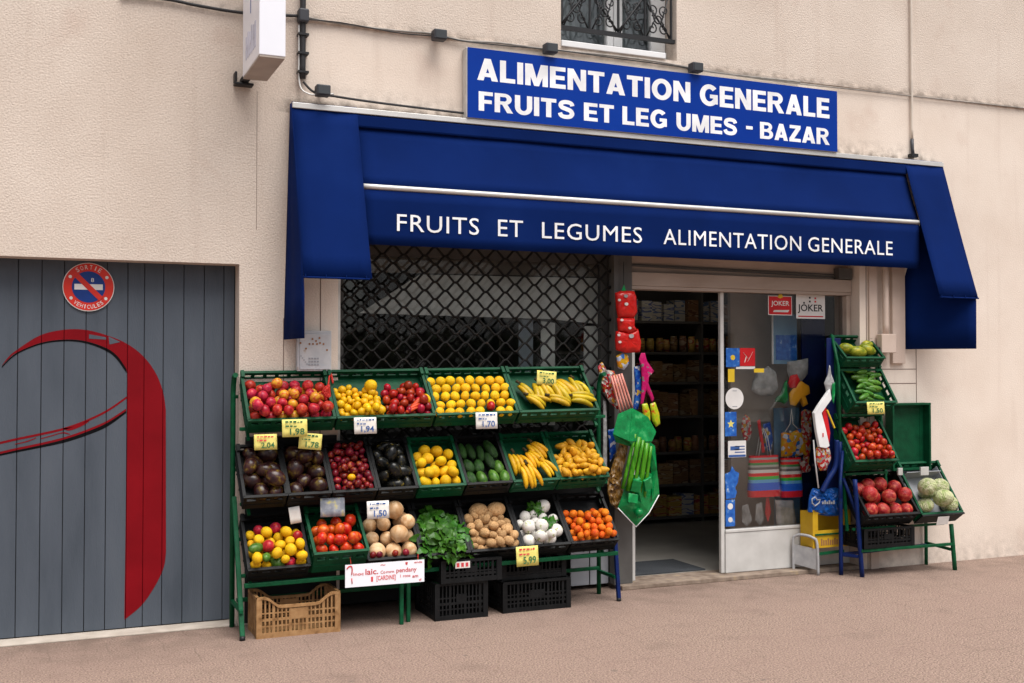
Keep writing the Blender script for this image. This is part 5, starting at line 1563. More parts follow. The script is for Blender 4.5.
def bunch(kind, mtx, n, spread, label, group, sc=1.0):
    """fan of fingers joined at a stem; local x is along the fingers, z away from the crate"""
    root = bpy.data.objects.new(kind + '_bunch', None); COL.objects.link(root); root.empty_display_size = .05
    root.matrix_world = mtx
    tag(root, label, kind + 's', group)
    st = bpy.data.objects.new('stem', TIP); COL.objects.link(st); st.parent = root
    st.location = (-.03, 0, .0)
    for i in range(n):
        b_ = bpy.data.objects.new('finger', rnd.choice(BM[kind])); COL.objects.link(b_); b_.parent = root
        o_ = (i - (n - 1) / 2)
        b_.location = (.075 * sc, o_ * .030 * sc, .004 * rnd.uniform(-1, 1))
        b_.rotation_euler = (R(o_ * 3 + rnd.uniform(-14, 14)), R(rnd.uniform(-9, 9)), R(o_ * spread + rnd.uniform(-5, 5)))
        q_ = sc * rnd.uniform(.88, 1.1)
        b_.scale = (q_, q_ * rnd.uniform(.9, 1.08), q_)
    return root
def bpose(C_, x, y, z, az, tiltf=0):
    """pose in the crate: az turns about the crate normal (0 = pointing right, -90 = down to the front)"""
    return C_['M'] @ Matrix.Translation((x, y, z)) @ Matrix.Rotation(R(az), 4, 'Z') @ Matrix.Rotation(R(tiltf), 4, 'Y')
CB = CRATES['ban']
GB = 'banana bunches in the middle row'
bunch('banana', bpose(CB, -.105, .225, .125, -82, 4), 3, 5, 'banana bunch standing against the left side of its crate', GB, 1.05)
bunch('banana', bpose(CB, -.01, .235, .125, -65), 4, 6, 'banana bunch lying in the middle of the banana crate', GB, 1.0)
bunch('banana', bpose(CB, .05, .31, .125, -60, 6), 4, 7, 'banana bunch at the back right of the banana crate', GB, 1.0)
bunch('banana', bpose(CB, .075, .165, .125, -62), 3, 8, 'small banana bunch at the front right of the banana crate', GB, .92)
bunch('banana', bpose(CB, -.055, .105, .155, -78, 14), 4, 6, 'banana bunch hanging over the front rim of its crate', GB, 1.05)
CP = CRATES['plant']
GP = 'plantain bunches in the top row'
bunch('plantain', bpose(CP, -.225, .245, .115, -62), 2, 7, 'pair of plantains at the left end of the plantain crate', GP, 1.04)
bunch('plantain', bpose(CP, -.20, .135, .125, -35), 3, 8, 'short plantain bunch at the front left of its crate', GP, 0.92)
bunch('plantain', bpose(CP, -.09, .255, .12, -78), 4, 9, 'plantain bunch left of middle in the plantain crate', GP, 1.10)
bunch('plantain', bpose(CP, -.05, .12, .13, -25), 2, 7, 'two plantains lying across the front of their crate', GP, 1.04)
bunch('plantain', bpose(CP, .04, .265, .125, -66), 4, 6, 'plantain bunch in the middle of the plantain crate', GP, 1.22)
bunch('plantain', bpose(CP, .12, .115, .13, -12), 3, 8, 'plantain bunch lying along the front right rim', GP, 1.04)
bunch('plantain', bpose(CP, .185, .275, .12, -72), 3, 7, 'plantain bunch at the back right corner of its crate', GP, 1.04)

fill('dark1', [('dark_fruit', 1, 'large dark purple fruit in the leftmost crate of the middle row', 'fruit', 'dark fruit in the leftmost middle crate')], 11, .050, y1=1.0, seed=11, gy=-0.1, rv=.18)
fill('dark2', [('dark_fruit', 1, 'large dark purple fruit in the second crate of the middle row', 'fruit', 'dark fruit in the second middle crate')], 11, .050, y1=1.0, seed=12, gy=-0.1, rv=.18)
fill('plums', [('plum', 12, 'dark red plum heaped in the black crate of the middle row', 'plum', 'dark red plums in the middle row'),
               ('yellow_plum', 1, 'stray yellow plum among the dark red ones', 'plum', 'yellow plums among the red')], 58, .0235, y1=1.0, seed=13, gy=-0.12, rv=.25, lift=.055)
fill('avoc', [('avocado', 1, 'black skinned avocado in the crate left of the middle lemons', 'avocado', 'black avocados in the middle row')], 12, .043, y1=1.0, seed=14, gy=-0.1, rv=.25)
fill('lem2', [('lemon', 3, 'loose lemon in the green crate of the middle row', 'lemon', 'loose lemons in the middle row'),
              ('round_lemon', 1, 'loose lemon in the green crate of the middle row', 'lemon', 'loose lemons in the middle row')], 21, .0365, y1=.86, seed=15, rv=.16, lift=.05)
C6 = CRATES['cuc']
for (x_, y_, az, r_0) in ((-.115, .28, 0, .027), (-.058, .275, 8, .028), (.005, .255, -4, .027), (.085, .285, 18, .034), (.052, .19, 12, .030)):
    put('courgette', C6['M'], (x_, y_, .10), r_0, 'dark green courgette in the black crate of the middle row', 'courgette', 'courgettes in the middle row', rot=Euler((R(-90), 0, R(az))), sc=(1, 1, .80))
for (x_, y_, az, kd) in ((-.105, .155, 10, 'green_avocado'), (-.035, .150, -5, 'green_avocado'), (.10, .135, 0, 'chayote'), (-.04, .055, 8, 'chayote'), (.045, .06, 5, 'chayote'), (.12, .055, -8, 'chayote'), (-.115, .055, 4, 'green_avocado')):
    put(kd, C6['M'], (x_, y_, .100), .041, 'green avocado pear in the crate of courgettes' if kd == 'green_avocado' else 'pale green chayote at the front of the courgette crate', 'avocado' if kd == 'green_avocado' else 'chayote', 'green avocados in the middle row' if kd == 'green_avocado' else 'chayotes in the middle row', rot=Euler((R(-90), 0, R(az))))
fill('yams', [('yellow_root', 1, 'knobbly yellow root heaped in the rightmost middle crate', 'root', 'yellow roots in the middle row')], 70, .0225, y1=0.95, seed=16, gy=-0.25, rv=.25, lift=.055)
fill('mixed', [('round_lemon', 10, 'round yellow fruit in the leftmost crate of the bottom row', 'fruit', 'yellow fruit in the bottom row'),
               ('apple', 2.6, 'red apple among the yellow fruit of the bottom row', 'apple', 'apples in the bottom row'),
               ('chayote', 1, 'green fruit among the yellow ones of the bottom row', 'fruit', 'green fruit in the bottom row')], 40, .034, y1=.84, seed=21, rv=.16)
fill('tom', [('orange_tomato', 1, 'orange red tomato in the bright green deep crate', 'tomato', 'tomatoes in the deep green crate')], 19, .040, y1=.84, seed=22, rv=.12, lift=.05)
fill('onions', [('onion', 1, 'big pale onion in the black crate above the white notice', 'onion', 'big pale onions')], 13, .056, y1=1.0, seed=23, gy=-0.25, rv=.18, lift=.02)
Co = CRATES['onions']
for i, x_ in enumerate((-.14, -.10, .0, .07)):
    put('plum', Co['M'], (x_, .030, .125), .023, 'small red onion along the front of the pale onions', 'onion', 'small red onions')
fill('pot', [('potato', 1, 'small brown potato heaped in the black crate of the bottom row', 'potato', 'potatoes in the bottom row')], 44, .028, y1=.86, seed=24, gy=-0.25, rv=.22, lift=.05)
Cp = CRATES['pot']
for x_, y_ in ((-.04, .315), (.085, .315)):
    put('potato', Cp['M'], (x_, y_, .10), .052, 'large brown root at the back of the potato crate', 'root', 'large roots behind the potatoes', rot=Euler((0, R(90), R(10))))
fill('turn', [('turnip', 1, 'white turnip in the black crate left of the oranges', 'turnip', 'white turnips')], 20, .040, y1=0.95, seed=25, gy=-0.22, rv=.3, lift=.04)
fill('oran', [('orange', 1, 'small orange heaped in the rightmost crate of the bottom row', 'orange', 'small oranges')], 48, .0275, y1=.76, seed=26, rv=.12, lift=.05)
fill('tom2', [('tomato', 1, 'red tomato in the green crate of the right stall', 'tomato', 'tomatoes of the right stall')], 46, .031, y1=0.9, seed=31, gy=-0.2, rv=.14, lift=.07)
fill('pom', [('pomegranate', 1, 'red pomegranate in the black crate of the right stall', 'pomegranate', 'pomegranates')], 13, .059, y1=1.0, seed=32, gy=-0.15, rv=.08, lift=.05)
fill('cab', [('cabbage', 1, 'pale green cabbage in the paper lined crate', 'cabbage', 'cabbages')], 6, .074, y1=0.8, seed=33, gy=-0.5, rv=.12, lift=.04)
Cz = CRATES['zuc']
for i in range(26):
    put('bright_pepper' if i % 3 == 0 else 'small_courgette', Cz['M'], (rnd.uniform(-.12, .12), .03 + .011 * i, .120 + .014 * (i % 3)), rnd.uniform(.017, .024) if i % 3 else .026,
        'green pepper in the second crate of the right stall' if i % 3 == 0 else 'thin green courgette in the second crate of the right stall', 'pepper' if i % 3 == 0 else 'courgette',
        'green peppers of the right stall' if i % 3 == 0 else 'courgettes of the right stall', rot=Euler((0, R(90), R(rnd.uniform(-25, 30)))))
Cs = CRATES['squash']
for x_, y_, az, r_0 in ((-.10, .12, 70, .05), (-.02, .08, 80, .056), (.09, .11, 60, .052), (.13, .17, 90, .04)):
    put('squash', Cs['M'], (x_, y_, .085), r_0, 'yellow green squash in the topmost crate of the right stall', 'squash', 'squashes', rot=Euler((R(90), R(20), R(az))))

# leafy greens: bunches of leaves
def leaf_bunch(seed):
    rr = random.Random(seed); mb = MB()
    for i in range(38):
        L_ = rr.uniform(.06, .105); w_ = L_ * rr.uniform(.42, .6)
        base = Vector((rr.uniform(-.035, .035), rr.uniform(-.035, .05), rr.uniform(0, .03)))
        rot = Euler((R(rr.uniform(-70, 10)), R(rr.uniform(-45, 45)), R(rr.uniform(-180, 180)))).to_matrix()
        rows = []
        for a in range(7):
            t = a / 6; ww = w_ / 2 * math.sin(math.pi * min(1, .10 + .90 * t ** .85)) ** .9
            z = .35 * L_ * math.sin(t * 2.2) + .006 * math.sin(a * 2.3 + i)
            rows.append([base + rot @ Vector((ww * s_, t * L_, z + .12 * ww * abs(s_) + .004 * math.sin(a * 3 + s_ * 4))) for s_ in (-1, -.5, 0, .5, 1)])
        mb.loft(rows)
    return mb.mesh('leafy_bunch', M['leaf'])
LB = [leaf_bunch(i) for i in (1, 2, 3)]
Cl = CRATES['spin']
k_ = 0
for (x_, y_, z_) in ((-.10, .05, .10), (.0, .04, .105), (.10, .05, .10), (-.09, .14, .11), (.03, .13, .125), (.105, .15, .105), (-.07, .23, .10), (.04, .23, .105), (-.02, .30, .09), (.0, .09, .14), (.09, .25, .07)):
    o = bpy.data.objects.new('leafy_bunch', LB[k_ % 3]); COL.objects.link(o); k_ += 1
    o.matrix_world = Cl['M'] @ Matrix.Translation((x_, y_, z_ - .015)) @ Matrix.Rotation(R(k_ * 77), 4, 'Z')
    tag(o, 'bunch of fresh green leaves heaped in the bottom row', 'greens', 'bunches of leafy greens')
# leafy greens among the turnips
for (x_, y_) in ((.02, .30), (.08, .18)):
    o = bpy.data.objects.new('turnip_leaves', LB[1]); COL.objects.link(o)
    o.matrix_world = CRATES['turn']['M'] @ Matrix.Translation((x_, y_, .10)) @ Matrix.Scale(.62, 4)
    tag(o, 'tuft of green leaves among the white turnips', 'leaves', 'leaves among the turnips')

# ------------------------------------------------------------------ the stands
st = thing('display_stand', (2.38, -.2, 0), 'long green tiered metal stand carrying three rows of fruit crates', 'stand')
def bars(name, segs, w=.028, mt='rack_green'):
    f = MB()
    for a_, b_ in segs: f.bar(a_, b_, w)
    return f.build(name, M[mt], st, bevel=.004)
LX, RX = 1.108, 3.638
for (xx, mt) in ((LX, 'rack_green'), (RX, 'rack_green')):
    f = MB(); f.tube([(xx, -.02, 0), (xx, -.02, 1.42), (xx, -.03, 1.48), (xx, -.06, 1.535), (xx, -.11, 1.545)], .016, 8); f.build('rear_leg', M[mt], st)
    f = MB(); f.bar(*(((xx + .002, -.385, .02), (xx + .002, -.06, .80), .028) if xx < 2 else ((3.652, -.285, .02), (3.640, -.25, .46), .026))); f.build('front_leg', M['rack_green' if xx < 2 else 'rack_blue'], st, bevel=.004)
    f = MB(); f.tube([(xx + .002, -.392, 0), (xx + .002, -.385, .022)] if xx < 2 else [(3.653, -.286, 0), (3.652, -.285, .022)], .017, 8); f.build('foot', M['dark_iron'], st)
    f = MB(); f.bar((xx, -.365 if xx < 2 else -.27, .16), (xx, -.03, .16), .022); f.build('side_brace', M['rack_green'], st, bevel=.003)
for xx, yy in ((2.085, -.36), (2.145, -.31)):
    f = MB(); f.bar((xx, yy, 0), (xx, yy, .31), .024); f.build('middle_leg', M['rack_green'], st, bevel=.003)
zz1 = .315
bars('front_rail', [((LX + .02, -.33, zz1 - .01), (RX - .02, -.33, zz1 + .02))], .026)
bars('lower_rail', [((LX + .02, -.06, .17), (RX - .02, -.06, .19))], .024)
for (yf, zf) in ((R1Y, R1Z), (R2Y, R2Z), (R3Y, R3Z)):
    h_ = .12
    by = yf + h_ * math.sin(TILT); bz = zf - h_ * math.cos(TILT)
    # rails just under the crate bottoms
    for d_ in (.06, .32):
        yy = by + d_ * math.cos(TILT) + .022; z_ = bz + d_ * math.sin(TILT) - .022
        bars('shelf_rail', [((LX + .018, yy, z_), (RX - .018, yy, z_ + .034))], .022)
for xx in (LX, RX):
    for (yf, zf) in ((R1Y, R1Z), (R2Y, R2Z), (R3Y, R3Z)):
        dz = 0 if xx < 2 else .034
        by = yf + .12 * math.sin(TILT) + .022; bz = zf - .12 * math.cos(TILT) - .022 + dz
        xa_ = xx + (.07 if xx < 2 else -.09)
        f = MB(); f.bar((xa_, by + .03, bz - .02), (xa_, by + .03 + .34 * math.cos(TILT), bz - .02 + .34 * math.sin(TILT)), .018); f.build('tier_arm', M['rack_green'], st)

f = MB(); f.box(1.185, 1.76, -.016, -.006, .015, 1.16)
tag(f.build('backboard', M['apron']), 'dark board leaning on the pier behind the left end of the long stall', 'board')
s2 = thing('display_stand', (6.15, -.2, 0), 'shorter green and blue tiered stand at the right of the shop door', 'stand')
def leg2(name, pts, mt, r=.016):
    f = MB(); f.tube(pts, r, 8); return f.build(name, M[mt], s2)
leg2('front_leg', [(5.764, -.25, 0), (5.70, -.25, .74)], 'rack_blue', .017)
leg2('rear_leg', [(5.672, -.12, 0), (5.672, -.12, 1.02)], 'rack_blue', .016)
leg2('upper_post', [(5.672, -.12, 1.021), (5.676, -.10, 1.60), (5.68, -.02, 1.84)], 'rack_green', .012)
leg2('front_leg', [(6.632, -.303, 0), (6.60, -.30, .36)], 'rack_green', .017)
leg2('rear_leg', [(6.60, -.03, 0), (6.60, -.03, 1.0)], 'rack_green', .014)
leg2('brace', [(5.68, -.14, .95), (5.62, -.18, .72), (5.60, -.20, .60)], 'rack_blue', .012)
leg2('brace', [(5.69, -.13, .74), (5.75, -.24, .42)], 'rack_blue', .012)
for a_, b_, mt in (((5.745, -.26, .20), (6.61, -.30, .205), 'rack_green'), ((5.68, -.13, .16), (6.60, -.04, .16), 'rack_blue'), ((6.61, -.29, .16), (6.60, -.04, .175), 'rack_green'), ((5.74, -.24, .155), (5.68, -.13, .155), 'rack_blue')):
    f = MB(); f.bar(a_, b_, .022); f.build('rail', M[mt], s2, bevel=.003)
for xx in (5.70, 6.11):
    f = MB(); f.bar((xx, -.16, .34), (xx, .0 - .02, 1.70), .018); f.build('tier_post', M['rack_green'], s2)
for zz, yy in ((.36, -.22), (.77, -.14), (1.22, -.10), (1.57, -.07)):
    f = MB(); f.bar((5.70, yy, zz), (6.11, yy, zz), .018); f.build('shelf_rail', M['rack_green'], s2)
f = MB(); f.bar((6.25, -.22, .355), (6.60, -.22, .355), .018); f.build('shelf_rail', M['rack_green'], s2)

# upright green crate behind
f = MB()
gx0, gx1, gz0, gz1 = 6.185, 6.565, .78, 1.302
f.box(gx0, gx1, -.058, -.046, gz0, gz1)
for a_ in ((gx0, gx1, gz1 - .012, gz1 + .004), (gx0, gx1, gz0 - .004, gz0 + .012)):
    f.box(a_[0] - .004, a_[1] + .004, -.13, -.04, a_[2], a_[3])
for a_ in ((gx0 - .004, gx0 + .012), (gx1 - .012, gx1 + .004)):
    f.box(a_[0], a_[1], -.128, -.042, gz0 + .0125, gz1 - .0125)
f.box(gx1 - .05, gx1 - .013, -.062, -.0585, gz0 + .03, gz1 - .03)
f.box(gx0 + .02, gx1 - .06, -.061, -.0585, gz1 - .075, gz1 - .03)
tag(f.build('crate', M['crate_green'], bevel=.003), 'empty green crate standing on edge against the wall behind the cabbages', 'crate', 'crates of the right stall')
hb = MB(); 
for u in (897, 905): pass
cl = thing('corner_clip', W(922, 480, -.2), 'grey metal clips between the pomegranate and cabbage crates', 'clip')
f = MB()
for (u0, v0, u1, v1) in ((897.5, 468, 902, 475), (920, 467, 928, 475)):
    a, b, c_, d_ = rect(u0, v0, u1, v1, -.19); f.box(a, b, -.20, -.185, c_, d_)
f.build('plate', M['alu'], cl, bevel=.002)

# lattice crates standing on the ground
def lattice_crate(name, x0, x1, y0, y1, z0, h, mt, label, group, dip=True, cols=14, rows=4):
    mb = MB(); t = .012
    L_ = x1 - x0; Dp = y1 - y0
    mb.box(x0 + t, x1 - t, y0 + t, y1 - t, z0 + .004, z0 + .014)
    def side(p0, p1, ln, nrm, n):
        rot = Matrix.Identity(4); ax = (Vector(p1) - Vector(p0)).normalized()
        rot.col[0][:3] = ax; rot.col[1][:3] = nrm; rot.col[2][:3] = (0, 0, 1); rot.col[3][:3] = p0
        mb.box(0, ln, 0, t, 0, .030, rot)
        for i in range(n + 1):
            c0 = ln * i / n
            wd = .026 if i in (0, n) else (.0045 if i % 4 else .008)
            a0, b0 = max(0, c0 - wd), min(ln, c0 + wd)
            top = h
            if dip and ln > .4:
                u = c0 / ln
                top = h - .055 * max(0, min(1, (min(u, 1 - u) - .12) / .14))
            mb.box(a0, b0, .002, t - .002, .030, top - .012, rot)
            if i < n:
                u0, u1 = c0 / ln, (c0 + ln / n) / ln
                tp = lambda u: h - (.055 * max(0, min(1, (min(u, 1 - u) - .12) / .14)) if dip and ln > .4 else 0)
                ta, tb_ = tp(u0), tp(u1)
                vs = []
                for yy in (-.004, t + .002):
                    vs += [rot @ Vector((c0, yy, ta - .016)), rot @ Vector((c0 + ln / n, yy, tb_ - .016)), rot @ Vector((c0 + ln / n, yy, tb_)), rot @ Vector((c0, yy, ta))]
                mb.add(vs, [(0, 1, 2, 3), (7, 6, 5, 4), (3, 2, 6, 7), (0, 4, 5, 1)])
        for k_ in range(1, rows):
            zz = .030 + (h - .06 - .030) * k_ / rows
            wd = .008 if k_ == rows // 2 else .004
            mb.box(.0, ln, .003, t - .003, zz - wd, zz + wd, rot)
        # solid middle field and corner posts
        mb.box(ln * .40, ln * .60, .0012, t - .0012, h * .42, h * .68, rot)
        mb.box(-.003, .030, -.003, t + .001, .0, h * .96, rot); mb.box(ln - .030, ln + .003, -.003, t + .001, 0, h * .96, rot)
    side((x0, y0, z0), (x1, y0, z0), L_, (0, 1, 0), cols)
    side((x1, y1, z0), (x0, y1, z0), L_, (0, -1, 0), cols)
    side((x0, y1 - .003, z0), (x0, y0 + .003, z0), Dp - .006, (1, 0, 0), max(6, cols * 2 // 3))
    side((x1, y0 + .003, z0), (x1, y1 - .003, z0), Dp - .006, (-1, 0, 0), max(6, cols * 2 // 3))
    o = mb.build(name, M[mt])
    return tag(o, label, 'crate', group)
lattice_crate('crate', 1.192, 1.688, -.392, -.11, .0, .242, 'crate_tan', 'tan brown lattice crate on the pavement under the stall left end', 'lattice crates on the pavement', cols=20)
lattice_crate('crate', 2.302, 2.655, -.372, .02, .0, .232, 'crate_black', 'black lattice crate on the pavement, lower of the stack under the greens', 'lattice crates on the pavement', dip=False, cols=14)
lattice_crate('crate', 2.335, 2.742, -.392, .0, .234, .145, 'crate_black', 'black crate with small label lying on top of the stacked crate under the greens', 'lattice crates on the pavement', dip=False, cols=14, rows=3)
lattice_crate('crate', 2.778, 3.262, -.335, .04, .0, .20, 'crate_black', 'wide black lattice crate on the pavement under the potatoes and turnips', 'lattice crates on the pavement', dip=False, cols=18)
lattice_crate('crate', 2.79, 3.25, -.29, .04, .202, .12, 'crate_black', 'black crate lying on the wide crate under the turnips', 'lattice crates on the pavement', dip=False, cols=16, rows=3)
lattice_crate('crate', 5.755, 6.24, -.285, .0 - .04, .215, .15, 'crate_black', 'black crate lying on the rails under the pomegranates', 'lattice crates under the right stall', dip=False, cols=14, rows=3)
lb = thing('crate_label', W(463, 563, -.40), 'small red and white paper label on the upper black crate', 'label')
a, b, c_, d_ = rect(455.5, 562, 470, 567.5, -.398)
f = MB(); f.box(a, b, -.3985, -.3965, c_, d_); f.build('sheet', M['card_white'], lb)
f = MB()
for i in range(3): f.box(a + .008 + i * .03, a + .026 + i * .03, -.3995, -.3987, c_ + .008, d_ - .008)
f.build('print', M['ink_red'], lb)
wl = MB(); a, b, c_, d_ = rect(935.5, 516.5, 947, 524, -.345)
wl.add([Vector((a, -.352, c_)), Vector((b, -.352, c_)), Vector((b, -.372, d_)), Vector((a, -.372, d_))], [(0, 1, 2, 3)])
tag(wl.build('crate_label', M['sticker_white'], solid=.0015), 'white paper label on the front of the cabbage crate', 'label')

# ------------------------------------------------------------------ price cards
def card(u0, v0, u1, v1, y, mt, ink, price, label, rot=0, lines=2):
    a, b, c_, d_ = rect(u0, v0, u1, v1, y)
    w_, h_ = b - a, d_ - c_
    t = bpy.data.objects.new('price_card', None); COL.objects.link(t); t.empty_display_size = .05
    t.location = ((a + b) / 2, y, (c_ + d_) / 2)
    t.rotation_euler = (R(-6), R(rot), R(rnd.uniform(-4, 4)))
    tag(t, label, 'price card', 'price cards')
    def loc(mb, name, m_):
        o = bpy.data.objects.new(name, mb.mesh(name, m_)); COL.objects.link(o); o.parent = t; return o
    f = MB()
    rows = [[(-w_ / 2 + w_ * i / 6, .003 * math.sin(i * .9), -h_ / 2 + h_ * k_ / 3) for i in range(7)] for k_ in range(4)]
    f.loft(rows); o = loc(f, 'sheet', M[mt]); s_ = o.modifiers.new('thickness', 'SOLIDIFY'); s_.thickness = .0012; s_.offset = 0
    if price:
        tm = text_mesh(price, w_ * (.44 if len(price) < 4 else .58), h_ * .42, .0006, bold=.012)
        tm.v = [(p[0] - w_ * .20, p[1] - .006, p[2] - h_ * .44) for p in tm.v]
        loc(tm, 'price', M[ink])
    if lines:
        f = MB(); rr = random.Random(int(u0))
        for l in range(lines):
            xx = -w_ * .38
            while xx < w_ * .34:
                ww = rr.uniform(.06, .16) * w_
                z_ = h_ * (.34 - .24 * l)
                f.box(xx, min(xx + ww, w_ * .42), -.0062, -.0056, z_ - h_ * .035, z_ + h_ * rr.uniform(.02, .07))
                xx += ww + .04 * w_
                if l == 1 and xx > 0: break
        loc(f, 'handwriting', M[ink if mt == 'card_white' else rr.choice(('ink_red', 'ink_green'))])
    return t
F1 = -.325
card(282, 419.5, 307.3, 436.5, F1, 'card_yellow', 'ink_green', '1,98', 'yellow price card on the front of the apple crate')
card(254, 434.5, 277, 449.5, -.30, 'card_yellow', 'ink_green', '2,04', 'yellow price card above the leftmost dark fruit')
card(299, 433.5, 321.5, 449, -.28, 'card_yellow', 'ink_green', '1,78', 'yellow price card tucked in above the second dark fruit crate', rot=6)
card(354, 417.5, 376.5, 433.5, F1, 'card_white', 'ink_blue', '1,94', 'white price card on the crate of yellow plums')
card(476, 412.5, 497, 428.5, F1, 'card_white', 'ink_blue', '1,70', 'white price card on the crate of neat lemons')
card(537, 371, 556, 385, -.17, 'card_yellow', 'ink_green', '3,00', 'yellow price card standing among the plantains', rot=5)
card(320.5, 498.5, 344.5, 516, -.30, 'card_grey', 'ink_blue', None, 'silver grey card above the deep tomato crate', lines=0)
card(367, 501.5, 389, 518, -.37, 'card_white', 'ink_blue', '1,50', 'white card with yellow edge above the big onions')
card(289.5, 507, 300.5, 523, -.26, 'card_white', 'ink_blue', None, 'small blank white card behind the mixed fruit', rot=-8, lines=0)
card(516, 547, 538.5, 565, -.435, 'card_yellow', 'ink_green', '5,99', 'yellow price card hanging below the potato and turnip crates')
card(867.5, 402, 884, 414, -.26, 'card_yellow', 'ink_green', '1,50', 'yellow price card on the courgette crate of the right stall')

# big white notice, red brush writing
nt_ = thing('notice_board', W(384, 588, -.445), 'long white card with red handwriting hung under the onion crate', 'notice')
a, b, c_, d_ = 1.706, 2.205, .270, .406
f = MB(); f.box(a, b, -.446, -.443, c_, d_); nb = f.build('sheet', M['sign_white'], nt_)
def n_txt(s_, fx0, fz0, fx1, fz1, bold=.01):
    letters('handwriting', s_, (a + (b - a) * fx0, c_ + (d_ - c_) * fz0), (a + (b - a) * fx1, c_ + (d_ - c_) * fz1), -.4465, M['ink_red'], nt_, bold=bold, ext=.0008)
n_txt('inoc', .10, .50, .23, .63); n_txt('laic.', .25, .50, .41, .76, .016); n_txt('Co', .44, .50, .50, .64); n_txt('mm', .51, .51, .61, .59)
n_txt('pendany', .64, .44, .90, .70, .012)
n_txt('1', .32, .18, .345, .40, .02); n_txt('[CARDINE]', .39, .16, .63, .42, .012); n_txt('1 rons', .69, .27, .82, .40); n_txt('am', .845, .22, .92, .32, .016)
n_txt('ends', .87, .86, .97, .95); n_txt('d', .93, .06, .96, .16); n_txt('~', .44, .86, .50, .91); n_txt("'", .755, .82, .785, .94, .02)
f = MB()
f.tube([(a + (b - a) * p_[0], -.4468, c_ + (d_ - c_) * p_[1]) for p_ in smooth([(.02, .82), (.045, .92), (.075, .92), (.085, .78), (.08, .55)])], .004, 5)
f.tube([(a + (b - a) * .08, -.4468, c_ + (d_ - c_) * .40), (a + (b - a) * .085, -.4468, c_ + (d_ - c_) * .16)], .0035, 5)
f.build('brush_stroke', M['ink_red'], nt_)
f = MB(); f.tube([W(351, 564, -.44), W(350, 557, -.40)], .002, 5); f.tube([W(418, 560, -.44), W(418, 553, -.40)], .002, 5); f.build('cord', M['red_net'], nt_)

# red net handle in the apple crate
f = MB()
f.tube(sag([W(326, 397, -.16), W(328, 386, -.13), W(330.5, 373, -.06), W(333, 383, -.13)]), .006, 6)
f.puff(poly([(321, 392), (325, 386), (330, 384), (331, 398), (325, 402)], -.17), -.17, .05, wob=.004)
tag(f.build('net_bag', M['red_net']), 'red net bag hooked on the right corner of the apple crate', 'bag')

# ------------------------------------------------------------------ things at the foot of the pane
wr = thing('wire_rack', (5.39, .0, 0), 'low white tubular rack on the pavement in front of the pane', 'rack')
f = MB()
p0, p1 = Vector((5.475, .065, 0)), Vector((5.50, -.02, 0))
ra = Vector((5.455, .13, 0)); rb_ = Vector((5.497, -.03, 0))
ra = Vector((5.42, .10, 0)); 
f.tube(sag([(5.395, .10, 0), (5.395, .10, .24), (5.405, .085, .285), (5.43, .03, .30), (5.47, -.04, .285), (5.495, -.06, .235), (5.50, -.065, 0)], 6), .011, 8)
f.build('end_frame', M['grey_paint'], wr)
f = MB(); f.add([(5.398, .095, .07), (5.497, -.06, .04), (5.493, -.056, .20), (5.398, .095, .22)], [(0, 1, 2, 3)])
f.build('side_panel', M['grey_paint'], wr, solid=.006)
f = MB(); f.bar((5.50, -.055, .16), (5.75, -.055, .17), .02); f.build('rail', M['rack_green'], wr)
yb_ = thing('carton_box', (5.61, .04, .16), 'open yellow carton of goods standing beside the white rack', 'box')
a, b, c_, d_ = rect(809, 512, 847, 545, .0)
f = MB(); zb = c_
f.box(a, b, .02, .10, zb, zb + .012)
f.box(a, b, -.045, -.037, zb + .002, zb + .135); f.box(a, a + .05, -.044, -.038, zb + .136, d_ + .02); f.box(b - .05, b, -.044, -.038, zb + .136, d_)
f.box(a, b, -.0442, -.0378, d_ - .012, d_ + .006); f.box(a, a + .006, -.036, .10, zb + .013, d_); f.box(b - .006, b, -.036, .10, zb + .013, d_); f.box(a, b, .101, .107, zb, d_)
f.build('carton', M['yellow_box'], yb_)
f = MB(); 
for i in range(9): f.box(a + .075 + i * .021, a + .089 + i * .021, -.0462, -.0453, zb + .02, zb + .06 + (.012 if i % 3 == 0 else 0))
f.build('print', M['rust'], yb_)
f = MB(); f.bar((a + .02, -.05, zb + .105), (b, -.05, zb + .105), .012); f.build('edging', M['rack_green'], yb_)
bg = thing('blue_bag', W(826, 513, -.02), 'shiny blue plastic bag with pale swirl on the yellow carton', 'bag')
f = MB(); f.puff(poly([(808, 512), (810, 495), (813, 488), (822, 490), (832, 487), (842, 489), (843, 500), (841, 515), (826, 516)], -.02), -.02, .12, wob=.01); f.build('pouch', M['blue_bag'], bg)
f = MB()
hp = [W(u, v, -.082) for u, v in ((812, 499), (815, 497), (817, 500), (820, 499.5), (819, 503), (815, 506), (812, 503))]
f.tube(hp, .006, 5, closed=True)
for i in range(6):
    p = W(823 + i * 2.2, 502.5, -.084); f.box(p.x - .007, p.x + .007, p.y, p.y + .004, p.z - .012, p.z + (.016 if i % 2 else .006))
f.build('emblem', M['grey_board'], bg)
wt = thing('white_toy', W(822, 448, -.12), 'bent white plastic piece with red trim hanging left of the right stall', 'toy')
f = MB(); f.prism(poly([(829.5, 389), (831, 399), (821, 413), (825, 428), (829, 446), (826, 448), (819, 447), (816, 432), (813.5, 413), (819, 404)], -.12), -.13, -.10); f.build('body', M['white_plastic'], wt, bevel=.004)
f = MB(); f.prism(poly([(822, 408), (826, 408), (830, 433), (829, 443), (824, 424)], -.095), -.098, -.08); f.build('trim', M['sticker_red'], wt)
f = MB(); f.bar(W(827, 410, -.105), W(834.5, 428, -.105), .012, .01); f.build('rod', M['sticker_yellow'], wt)
